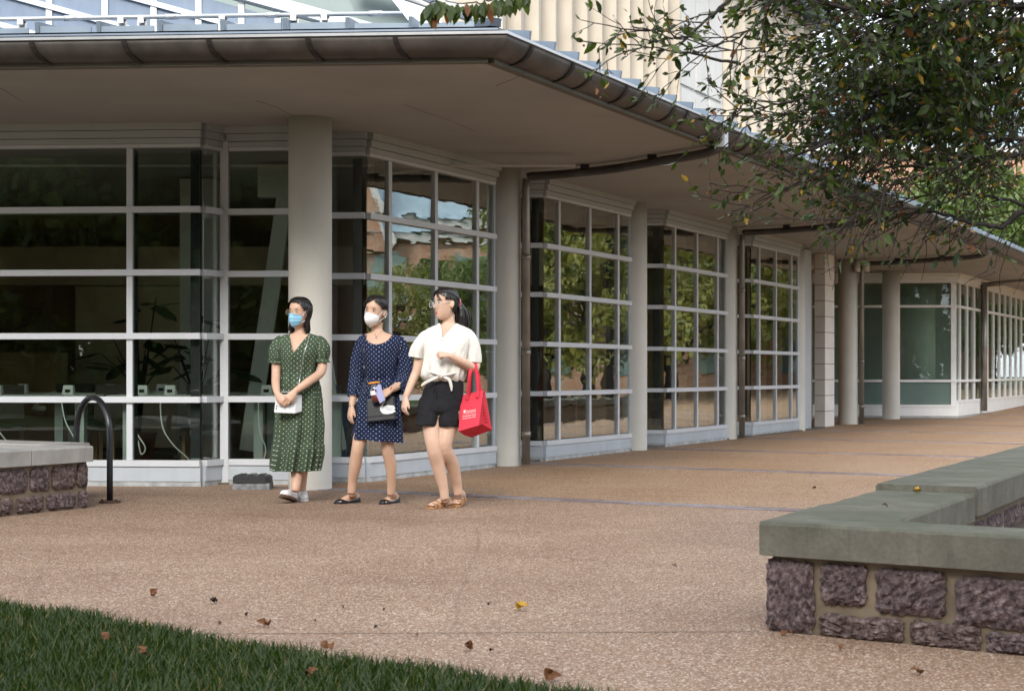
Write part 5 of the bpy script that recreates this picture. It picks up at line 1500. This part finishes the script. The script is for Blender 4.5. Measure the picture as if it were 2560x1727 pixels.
for i in range(46):
    a0 = math.radians(10)+r2.uniform(-.15,.15); sgn = 1 if i % 2 else -1; pts = []
    for t in np.linspace(0, 1, 7): pts.append(hd2.p(a0+sgn*(1.9*t+r2.uniform(-.02,.02)), .212-.075*t*t-.02*t*r2.random(), .020-.004*t))
    hm.tube(pts, lerp_list([.003,.006,.006,.003], 7), 5, .5)
tl = catmull([hd2.w(0,-.095,.06), hd2.w(-.015,-.11,.02), hd2.w(-.035,-.105,-.03), hd2.w(-.045,-.095,-.075)], 5)
hm.tube(tl, lerp_list([.024,.024,.02,.008], len(tl)), 10); hm.build('hair', M['hair'], p2_, True)
mask(hd2, M['mask_white'], p2_, .101, -.018, 64, .012, 0, 1)
MB().tube(catmull([hd2.w(.040,.02,-.055), P(318,368,-.050), P(325,384,-.072), P(338,368,-.06), P(372,345,-.035)], 5), .0013, 5).build('necklace', M['silver'], p2_, True)
MB().ellipsoid(P(324,384,-.080), (.006,.005,.006), 8, 6).build('pendant', M['silver'], p2_, True)
MB().ellipsoid(hd2.w(.090,-.008,.076), (.005,.005,.005), 8, 6).build('earring', M['white_print'], p2_, True)
def fold2(t, y):
    g_ = max(0, 1-abs(y-665)/70); s_ = min(1, max(0, (y-700)/250))
    return .004*g_*math.sin(30*t)+.004*math.sin(7*t+y*.013)*min(1, max(0,(y-430)/60))+.010*s_*math.sin(6*t+.7)+.005*s_*math.sin(13*t)
drows = [(352,282,390,.058,.03),(360,256,425,.064,.026),(372,228,466,.072,.02),(388,208,500,.088,.01),(425,204,508,.106,0),(490,222,486,.122,-.005),(560,234,472,.120,-.005),(640,240,466,.104,0),(665,242,462,.096,0),(690,232,468,.104,0),(760,214,478,.118,0),(860,190,490,.130,0),(940,178,498,.138,0),(1020,168,506,.14,0),(1098,160,512,.142,0)]
def cut2(x, y, fr):
    if y > 1068+ (x-165)*.085 and y > 1070 : return True
    if fr and y < 436:
        k = min(1, max(0, (436-y)/80)); w = 92*math.sqrt(1-(1-k)**2) if k < 1 else 92
        if abs(x-(335+ 14*k)) < w: return True
    return y < 353
def sl2(mb):
    sleeve(mb, [P(262,425,0), P(236,430,0), P(208,520,.01), P(192,650,.015), P(184,720,.0), P(180,786,-.02)], [.042,.052,.056,.058,.058,.052], fold=.005)
    sleeve(mb, [P(455,425,0), P(484,430,0), P(512,540,.01), P(512,650,.0), P(492,712,-.04), P(462,735,-.10)], [.042,.052,.058,.066,.070,.042], fold=.006)
cloth(P, drows, 260, 16, 2.2, fold2, cut2, 'dress', M['dress_navy'], p2_, sl2)
FL_H = [.046,.040,.028,.022,.022,.026,.030,.028,.010]
FLW = [.022,.032,.036,.035,.037,.043,.044,.036,.014]
for h_, d_ in ((fa, da), (fb, db)):
    s_ = shoe(p2_, h_, d_, UP, .235, FL_H, M['black_leather'], M['black_leather'], .006, 'ballet_flat', FLW)
    MB().box(h_+d_*.185+UP*.040, (.022,.022,.006), ang(d_)).build('gold_buckle', M['gold'], s_)
MB().tube([P(162,842,-.05)+V2(.027*math.cos(t), .027*math.sin(t), .006*math.sin(t)) for t in np.linspace(0,6.283,17)], .0022, 5, cap=False).build('bracelet', M['silver'], p2_, True)
MB().tube([P(422,742,-.175)+V2(.012*math.cos(t), .026*math.sin(t), .024*math.cos(t)) for t in np.linspace(0,6.283,17)], .003, 5, cap=False).build('red_bracelet', M['red_cord'], p2_, True)
# black bag with the white swan
bg2 = thing('black_handbag', P(355,965,-.2), 'black leather crossbody bag with a white swan on its front', 'handbag')
q = [P(258,803,-.165), P(446,783,-.165), P(460,943,-.195), P(262,962,-.195)]; q2 = [p+V2(.0,.075,.004) for p in q]
m = MB(); m.add(q+q2, [(3,2,1,0),(4,5,6,7),(0,1,5,4),(1,2,6,5),(2,3,7,6),(3,0,4,7)]); ob = m.build('bag_body', M['black_leather'], bg2, fix=True)
bv = ob.modifiers.new('bevel', 'BEVEL'); bv.width = .010; bv.segments = 3
MB().tube([P(262,927,-.190), P(360,915,-.192), P(458,908,-.190)], .0022, 5).build('piping', M['bait'], bg2, True)
sw = [(492,780),(470,800),(430,850),(375,915),(338,985),(335,1040),(352,1095),(395,1145),(470,1172),(560,1174),(680,1152),(772,1095),(768,1078),(724,1052),(768,1000),(752,984),(715,975),(748,942),(620,928),(555,918),(485,938),(425,975),(414,958),(440,895),(470,850),(496,810)]
# ear-clip by splitting into a fan of strips around the body centre line
def swpt(cx, cy, off):
    zx, zy = (920+cx/11.2-820)*2.704, (930+cy/11.2-700)*2.704
    k = (zy-803)/160; return P(zx, zy, -.165-.030*k-off)
n_ = len(sw); sm = MB(); sm.add([swpt(x, y, .006) for x, y in sw]+[swpt(x, y, .001) for x, y in sw], [tuple(range(n_)), tuple(reversed(range(n_, 2*n_)))]+[(i, (i+1) % n_, n_+(i+1) % n_, n_+i) for i in range(n_)])
o = sm.build('swan', M['white_leather'], bg2, fix=True)
for k in range(3): MB().tube([swpt(470+20*k, 1085-38*k, .0075), swpt(600+20*k, 1060-40*k, .0075), swpt(712, 1045-32*k, .0075)], .0014, 4).build('wing_line', M['clear_frame'], o)
MB().tube(catmull([P(262,372,-.02), P(250,400,-.075), P(245,470,-.125), P(243,560,-.135), P(248,660,-.13), P(253,740,-.15), P(256,800,-.16)], 5), .0045, 6, .5).build('shoulder_strap', M['black_leather'], bg2, True)
MB().box(P(243,588,-.142), (.012,.006,.022)).build('strap_buckle', M['silver'], bg2)
MB().tube([P(241,600,-.142), P(236,640,-.142), P(228,680,-.14)], .003, 5).build('strap_tail', M['black_leather'], bg2)
# phone
ph = thing('mobile_phone', P(345,765,-.27), 'lavender phone held against the cup', 'phone')
Zc = lambda cx, cy: ((920+cx/11.2-820)*2.704, (930+cy/11.2-700)*2.704)
c_ = [P(*Zc(155,475), -.250), P(*Zc(340,322), -.256), P(*Zc(488,775), -.250), P(*Zc(335,888), -.244)]
nrm = V2(0,1,0)*.009
m = MB(); m.add(c_+[p+nrm for p in c_], [(3,2,1,0),(4,5,6,7),(0,1,5,4),(1,2,6,5),(2,3,7,6),(3,0,4,7)]); ob = m.build('phone_body', M['phone'], ph, fix=True)
bv = ob.modifiers.new('bevel', 'BEVEL'); bv.width = .006; bv.segments = 3
for cx, cy in ((212,492),(222,532)): MB().ellipsoid(P(*Zc(cx,cy), -.254), (.0055,.003,.0055), 10, 6).build('camera_lens', M['eye_dark'], ph, True)
# cup
cu = thing('drink_cup', P(320,815,-.21), 'clear plastic cup with an orange lid and red fruit', 'cup')
top, bot = P(311,692,-.215), P(326,826,-.215); ax = (bot-top)
def cring(t, r): c = top+ax*t; return [c+V2(r*math.cos(a*.349), r*.9*math.sin(a*.349), .006*math.cos(a*.349)) for a in range(18)]
MB().rings([cring(.03,.043), cring(.5,.036), cring(1,.029)]).build('cup_body', M['cup'], cu, True)
MB().rings([cring(-.03,.046), cring(.0,.047), cring(.06,.045)]).build('lid', M['orange_lid'], cu, True)
MB().rings([cring(.62,.032), cring(.8,.030), cring(.97,.027)]).build('fruit', M['cup_red'], cu, True)
MB().rings([cring(.40,.0385), cring(.62,.0355)], cap=False).build('cup_label', M['mask_white'], cu, True)
MB().tube([P(322,672,-.215), P(326,705,-.215)], .006, 8).build('straw', M['black_leather'], cu, True)

# ================= person in cream shirt
P = Fig(980, 700, 2.614, 11.25)
p3 = thing('person', V((P(330,700).x, 11.25, 0)), 'person in cream tied shirt, black shorts and clear glasses with a ponytail', 'person')
hd3 = Head(P(352,254,.0), math.radians(56), 1.0, math.radians(-1), math.radians(3))
b = MB(); hd3.build(b)
rows = [(225,335,410,.046,.03),(265,332,410,.046,.03),(288,322,420,.052,.03),(305,280,452,.060,.022),(330,242,490,.072,.01),(370,232,494,.092,0),(440,238,474,.106,-.005),(520,244,464,.100,0),(600,252,450,.086,0),(660,240,462,.098,0),(760,208,462,.112,0),(860,196,452,.112,0),(900,210,440,.08,0)]
torso(b, P, rows)
limb(b, [P(256,386,0), P(220,402,0), P(190,470,.01), P(164,585,.0), P(130,670,-.03), P(92,762,-.06)], [.047,.047,.042,.036,.033,.025])
limb(b, [P(478,388,0), P(510,404,0), P(536,480,.02), P(540,574,.0), P(470,540,-.12), P(380,496,-.20)], [.047,.047,.042,.038,.034,.025])
hand(b, P(90,768,-.062), P(72,868,-.09)-P(90,768,-.062), V2(-.8,-.55,.1), -1, (.35,.45,.4), .98, .05, .5)
hand(b, P(372,492,-.205), P(285,482,-.25)-P(372,492,-.205), V2(-.2,-.7,.65), 1, (1.0,1.25,.8), .92, .02, .35)
limb(b, [P(275,850,0), P(262,960,-.04), P(272,1100,-.08), P(302,1215,-.03), P(335,1350,.0), P(345,1430,.01)], [.088,.074,.053,.053,.037,.032])
limb(b, [P(385,850,0), P(362,960,-.02), P(345,1088,-.05), P(392,1200,.06), P(425,1330,.14), P(432,1400,.16)], [.090,.078,.054,.054,.037,.032])
ga = P.ground(235,1494); da3 = V2(-.70,-.71,0).normalized(); ga = ga-da3*.235
gb = P.ground(408,1484); db3 = V2(-.28,-.95,-.16).normalized(); gb = gb-db3*.235
upb = (UP-db3*UP.dot(db3)).normalized()
foot(b, ga+UP*.014, da3, UP, .225, None, None); foot(b, gb+upb*.014, db3, upb, .225, None, None)
limb(b, [P(345,1425,.01), ga+da3*.055+UP*.06], [.032,.034]); limb(b, [P(432,1396,.16), gb+db3*.055+upb*.06], [.032,.034])
remeshed(b, 'body', M['skin_c'], p3)
hd3.eyes(p3)
lp = MB(); lp.tube(catmull([hd3.w(x, .0945-abs(x)*.55, .048+.003*math.cos(x*140)) for x in (-.022,-.011,0,.011,.022)], 3), lerp_list([.0015,.0042,.0045,.0042,.0015], 13), 8)
lp.tube(catmull([hd3.w(x, .0935-abs(x)*.55, .038-.001*math.cos(x*140)) for x in (-.018,-.009,0,.009,.018)], 3), lerp_list([.0015,.0048,.0055,.0048,.0015], 13), 8)
lp.build('lips', M['lips'], p3, True)
def hl3(a):
    A = math.degrees(a)
    if abs(A) < 60: return .200-.040*(abs(A)/60)**1.5
    if abs(A) < 98: return .140
    return .045
hm = hd3.hair_cap(hl3, .012); r3 = random.Random(9)
for i in range(54):
    sgn = 1 if i % 2 else -1; st = r3.uniform(.0,.5); pts = []
    for t in np.linspace(0, 1, 7): pts.append(hd3.p(sgn*(st+(2.55-st)*t), .210-.012*abs(st)-(.075*t*t), .019-.004*t+.002*r3.random()))
    hm.tube(pts, lerp_list([.002,.0055,.0055,.003], 7), 5, .5)
tie = hd3.w(0,-.112,.125)
tl = catmull([hd3.w(0,-.085,.14), tie, hd3.w(.0,-.135,.085), hd3.w(.0,-.142,.02), hd3.w(.0,-.140,-.05), hd3.w(0,-.150,-.095)], 6)
hm.tube(tl, lerp_list([.034,.020,.036,.043,.034,.010], len(tl)), 14)
for i in range(40):
    o_ = V2(r3.gauss(0,.016), r3.gauss(0,.016), r3.gauss(0,.008)); o2 = V2(r3.gauss(0,.02), r3.gauss(0,.016), r3.uniform(-.03,.03))
    pts = [tl[8]+o_*.5, tl[14]+o_*1.9, tl[20]+o_*2.0, tl[26]+o_*1.2+o2*.4, tl[-1]+o2]; pts = catmull(pts, 3); hm.tube(pts, lerp_list([.004,.006,.005,.002], len(pts)), 5)
for a0, dz in ((.12,.0),(.2,.006),(.03,.004)):
    pts = [hd3.p(a0+.05, .205, .016), hd3.p(a0+.22, .180, .016), hd3.p(a0+.42, .155, .013), hd3.p(a0+.62, .134-dz, .010)]; pts = catmull(pts, 4); hm.tube(pts, lerp_list([.0035,.003,.001], len(pts)), 5)
hm.build('hair', M['hair'], p3, True)
tips = MB()
for i in range(9):
    o2 = V2(.022+r3.gauss(0,.006), r3.gauss(0,.012), r3.uniform(-.03,.02)); pts = catmull([tl[20]+V2(.030,0,0), tl[26]+V2(.026,0,0)+o2*.2, tl[-1]+o2], 4); tips.tube(pts, lerp_list([.003,.004,.002], len(pts)), 5)
tips.build('hair_ends', M['hair_brown'], p3, True)
MB().tube([tie+hd3.r*.027*math.cos(t)+hd3.u*.030*math.sin(t)+hd3.f*.004*math.sin(6*t) for t in np.linspace(0,6.283,25)], .010, 8, cap=False).build('hair_tie', M['pink'], p3, True)
glasses(hd3, M['clear_frame'], p3, .026, .0019, .108, .112)
# shirt
def fold3(t, y):
    k = min(1, max(0, (y-400)/200)); return .004*math.sin(6*t+y*.015)*k+.008*k*k*math.sin(11*t+.6)+.003*math.sin(19*t+y*.03)*k
srows = [(283,312,428,.060,.03),(294,288,448,.066,.026),(308,250,480,.076,.016),(330,214,518,.092,.008),(372,200,528,.114,0),(440,206,508,.128,-.008),(520,204,488,.134,-.012),(590,196,480,.138,-.015),(625,194,476,.134,-.012),(648,206,470,.122,-.005),(662,226,464,.108,0)]
def cut3(x, y, fr):
    if fr and y < 394:
        k = (394-y)/108
        if 327-24*k < x < 327+92*k: return True
    return y < 284
def sl3(mb):
    sleeve(mb, [P(262,372,0), P(228,375,0), P(190,430,.0), P(168,470,.0), P(160,506,.0)], [.045,.056,.058,.056,.055], fold=.005, kf=4)
    sleeve(mb, [P(470,375,0), P(498,380,0), P(522,440,.01), P(526,485,.01), P(524,535,.01)], [.045,.056,.060,.064,.064], fold=.005, kf=4)
    mb.uv = None
shirt = cloth(P, srows, 240, 18, 2.2, fold3, cut3, 'shirt', M['shirt'], p3, sl3)
for pts in ([P(304,286,-.035), P(312,330,-.090), P(326,392,-.128)], [P(424,292,-.02), P(392,335,-.075), P(328,392,-.128)]):
    path = catmull(pts, 6); MB().tube(path, lerp_list([.012,.016,.005], len(path)), 8, .35, (0,1,0)).build('collar', M['shirt'], shirt, True)
MB().tube(catmull([P(327,394,-.134), P(325,470,-.146), P(322,560,-.160)], 5), .003, 6).build('placket', M['shirt'], shirt, True)
MB().ellipsoid(P(318,628,-.158), (.022,.016,.017), 12, 8).build('knot', M['shirt'], shirt, True)
for pts in ([P(300,632,-.168), P(250,655,-.165), P(212,676,-.14), P(190,692,-.13)], [P(335,632,-.170), P(372,650,-.165), P(386,690,-.155), P(389,726,-.15)]):
    path = catmull(pts, 6); MB().tube(path, lerp_list([.009,.012,.012,.004], len(path)), 8, .35, (0,1,0)).build('tie_end', M['shirt'], shirt, True)
for pts in ([P(225,600,-.125), P(270,605,-.160), P(318,622,-.170)], [P(450,600,-.10), P(390,612,-.150), P(330,624,-.172)]):
    path = catmull(pts, 5); MB().tube(path, lerp_list([.003,.009,.011], len(path)), 8).build('gathered_fold', M['shirt'], shirt, True)
# shorts
sh = MB()
torso(sh, P, [(640,236,464,.108,0),(668,232,466,.112,0),(720,206,468,.124,0),(790,182,464,.132,0),(850,176,452,.13,0),(880,190,440,.10,0)], 36, 3)
sh.rings([[P(xc, y, dy)+V2(hw*math.cos(t*.2618)+.004*math.sin(5*t*.2618), hd_*math.sin(t*.2618), 0) for t in range(24)] for y, xc, hw, hd_, dy in ((770,258,.088,.11,0),(860,242,.094,.12,-.01),(935,233,.087,.115,-.03),(950,232,.086,.114,-.03),(951,232,.076,.105,-.03))])
sh.rings([[P(xc, y, dy)+V2(hw*math.cos(t*.2618)+.004*math.sin(5*t*.2618), hd_*math.sin(t*.2618), 0) for t in range(24)] for y, xc, hw, hd_, dy in ((770,380,.088,.11,0),(860,368,.094,.12,-.0),(935,364,.088,.115,-.01),(953,364,.087,.114,-.01),(954,364,.076,.105,-.01))])
sho = remeshed(sh, 'shorts', M['black_cloth'], p3, .006, 2, 1.8)
MB().ellipsoid(P(286,668,-.118), (.009,.005,.009), 10, 6).build('button', M['bait'], sho, True)
for pts in ([P(278,690,-.126), P(272,735,-.135)], [P(290,690,-.126), P(292,770,-.138)]): MB().tube(pts, .0035, 6).build('drawstring', M['black_cloth'], sho, True)
# sandals
for h_, d_, u_ in ((ga, da3, UP), (gb, db3, upb)):
    lat = d_.cross(u_)
    so = MB().rings(shoe_rings(h_-d_*.006, d_, u_, .246, [.026,.033,.034,.033,.037,.044,.046,.040,.018], [.013]*9, 0)).build('sandal', M['tan_leather'], p3, False, fix=True)
    for s_, w_, h2, wd in ((.60,.045,.052,.024),(.80,.049,.036,.014),(.36,.040,.074,.010)):
        rs = []
        for e_ in (-wd, wd):
            c = h_+d_*(.235*s_+e_); rs.append([c+lat*w_*math.cos(t)+u_*(.008+h2*math.sin(t)**.8) for t in np.linspace(0, math.pi, 15)])
        st = MB(); v0 = rs[0]+rs[1]; inn = [p-(p-(h_+d_*.235*s_+u_*.02)).normalized()*.004 for p in v0]; n_ = 15
        fs = []
        for i in range(14): fs += [(i,i+1,n_+i+1,n_+i), (2*n_+i+1,2*n_+i,3*n_+i,3*n_+i+1), (i+1,i,2*n_+i,2*n_+i+1), (n_+i,n_+i+1,3*n_+i+1,3*n_+i)]
        st.add(v0+inn, fs); st.build('strap', M['tan_leather'], so, True, fix=True)
# red tote with print
bg3 = thing('red_tote_bag', P(540,1030,-.05), 'red fabric tote bag with white printed lettering hanging from an elbow', 'tote bag')
Q = lambda cx, cy, dy: at(1120+cx/7.469, 900+cy/7.469, 11.25+dy)
TL, TR, BL = Q(240,662,-.03), Q(662,560,-.07), Q(198,1328,-.105)
def on_panel(cx, cy):
    "point of the front panel plane on the sight line through that pixel"
    p = Q(cx, cy, 0); o0 = V((0,0,CAMZ)); dr = (p-o0); n_ = (TR-TL).cross(BL-TL); s_ = (TL-o0).dot(n_)/dr.dot(n_); return o0+dr*s_
BR = on_panel(575,1215)
TR2, RB, BT, TL2 = Q(690,575,.03), Q(822,1300,.02), Q(440,1445,.02), Q(232,690,.05)
def solid(pts, n_, th): return pts+[p+n_*th for p in pts]
fn = (TR-TL).cross(BL-TL).normalized(); fn = fn if fn.y > 0 else -fn
m = MB(); m.add([TL,TR,BR,BL]+[p+fn*.004 for p in (TL,TR,BR,BL)], [(3,2,1,0),(4,5,6,7),(0,1,5,4),(1,2,6,5),(2,3,7,6),(3,0,4,7)]); m.build('front_panel', M['red_fabric'], bg3, fix=True)
mid = Q(655,900,-.045); mid2 = Q(640,1190,-.07); k_ = fn*.006
m = MB(); m.add([TR+k_, TR2, RB, mid2, BR+k_, mid], [(0,1,5),(1,2,5),(5,2,3),(0,5,3,4)]); m.add([TR+k_, TR2, RB, BR+k_], []); 
m.build('side_gusset', M['red_dark'], bg3, fix=False)
m = MB(); m.add([BL+k_, BR+k_, mid2, RB, BT, Q(300,1400,-.06), TL+k_, TL2, TR2], [(0,1,2,4,5),(2,3,4),(0,5,4,7,6),(4,3,8,7)]); m.build('base_and_back', M['red_dark'], bg3, fix=True)
for k in range(6):
    y_ = 850+55*k; MB().tube(catmull([Q(640,y_,-.055), Q(668+6*(k % 2),y_+12,-.05), Q(700+14*k,y_+ (k % 3)*12,-.03)], 3), lerp_list([.002,.006,.002], 7), 5).build('gusset_crease', M['red_dark'], bg3, True)
def ribbon(pts, w, mat, name, hint):
    path = catmull(pts, 6); m = MB(); rs = []
    for i, p in enumerate(path):
        t = (path[min(i+1,len(path)-1)]-path[max(i-1,0)]).normalized(); s_ = t.cross(V(hint)).normalized(); n_ = s_.cross(t)
        rs.append([p-s_*w/2-n_*.0012, p+s_*w/2-n_*.0012, p+s_*w/2+n_*.0012, p-s_*w/2+n_*.0012])
    return m.rings(rs).build(name, mat, bg3, True, fix=True)
ribbon([Q(355,735,-.062), Q(370,640,-.062), Q(388,480,-.085), Q(400,300,-.105), Q(425,185,-.095), Q(470,110,-.055), Q(510,92,-.062), Q(528,200,-.068), Q(552,400,-.075), Q(562,600,-.072), Q(545,690,-.082)], .026, M['red_fabric'], 'handle', (0,-1,0))
ribbon([Q(400,660,.0), Q(405,480,-.01), Q(415,300,-.02), Q(450,180,-.01), Q(520,120,.03), Q(560,260,.02), Q(585,450,.0), Q(605,590,-.01)], .024, M['red_fabric'], 'handle', (0,-1,0))
for a, b_ in (((330,738),(378,732)), ((505,695),(558,685))): MB().beam(Q(*a,-.09), Q(*b_,-.09), .004, .003).build('stitch', M['red_dark'], bg3)
ux = (TR-TL).normalized(); uy = (TL-BL); uy = (uy-ux*uy.dot(ux)).normalized()
def text(word, cx0, cy0, cx1, cy1, hk=1.0, font_shear=0):
    cu_ = bpy.data.curves.new('t', 'FONT'); cu_.body = word; cu_.extrude = .006; to = bpy.data.objects.new('t', cu_); col.objects.link(to)
    dg = bpy.context.evaluated_depsgraph_get(); me = bpy.data.meshes.new_from_object(to.evaluated_get(dg)); bpy.data.objects.remove(to)
    a = np.zeros(len(me.vertices)*3, dtype=np.float32); me.vertices.foreach_get('co', a); a = a.reshape(-1,3); x0_, w_ = a[:,0].min(), a[:,0].max()-a[:,0].min()
    p0, p1_ = on_panel(cx0, cy0), on_panel(cx1, cy1); ex = (p1_-p0); L = ex.length; ex.normalize(); ey = (uy-ex*uy.dot(ex)).normalized(); ez = ex.cross(ey)
    if ez.y > 0: ez = -ez
    k = L/w_; R = Matrix((ex*k, ey*k*hk, ez*k)).transposed().to_4x4()
    m4 = Matrix.Translation(p0+ez*.0015-ex*x0_*k) @ R
    me.transform(m4); me.materials.clear(); me.materials.append(M['white_print']); o = bpy.data.objects.new('lettering', me); me.name = 'lettering'; link(o, bg3); return o
text('Washington', 338, 972, 524, 938, 1.05); text('University in St. Louis', 292, 1010, 524, 970, 1.35)
text('Olin Business School', 275, 1062, 524, 1022, 1.3); text('Weston Career Center', 275, 1105, 524, 1062, 1.3)
s0 = [on_panel(x, y) for x, y in ((290,938),(330,930),(330,962),(311,982),(291,972))]
m = MB(); off = -fn*.0025; m.add([p+off for p in s0]+[p-fn*.0003 for p in s0], [(4,3,2,1,0),(5,6,7,8,9)]+[(i,(i+1) % 5,5+(i+1) % 5,5+i) for i in range(5)]); shd = m.build('shield_print', M['white_print'], bg3, fix=True)
a_, b_ = on_panel(292,951), on_panel(329,943); MB().beam(a_+off*1.4, b_+off*1.4, .0015, .0022).build('shield_bar', M['red_fabric'], shd)
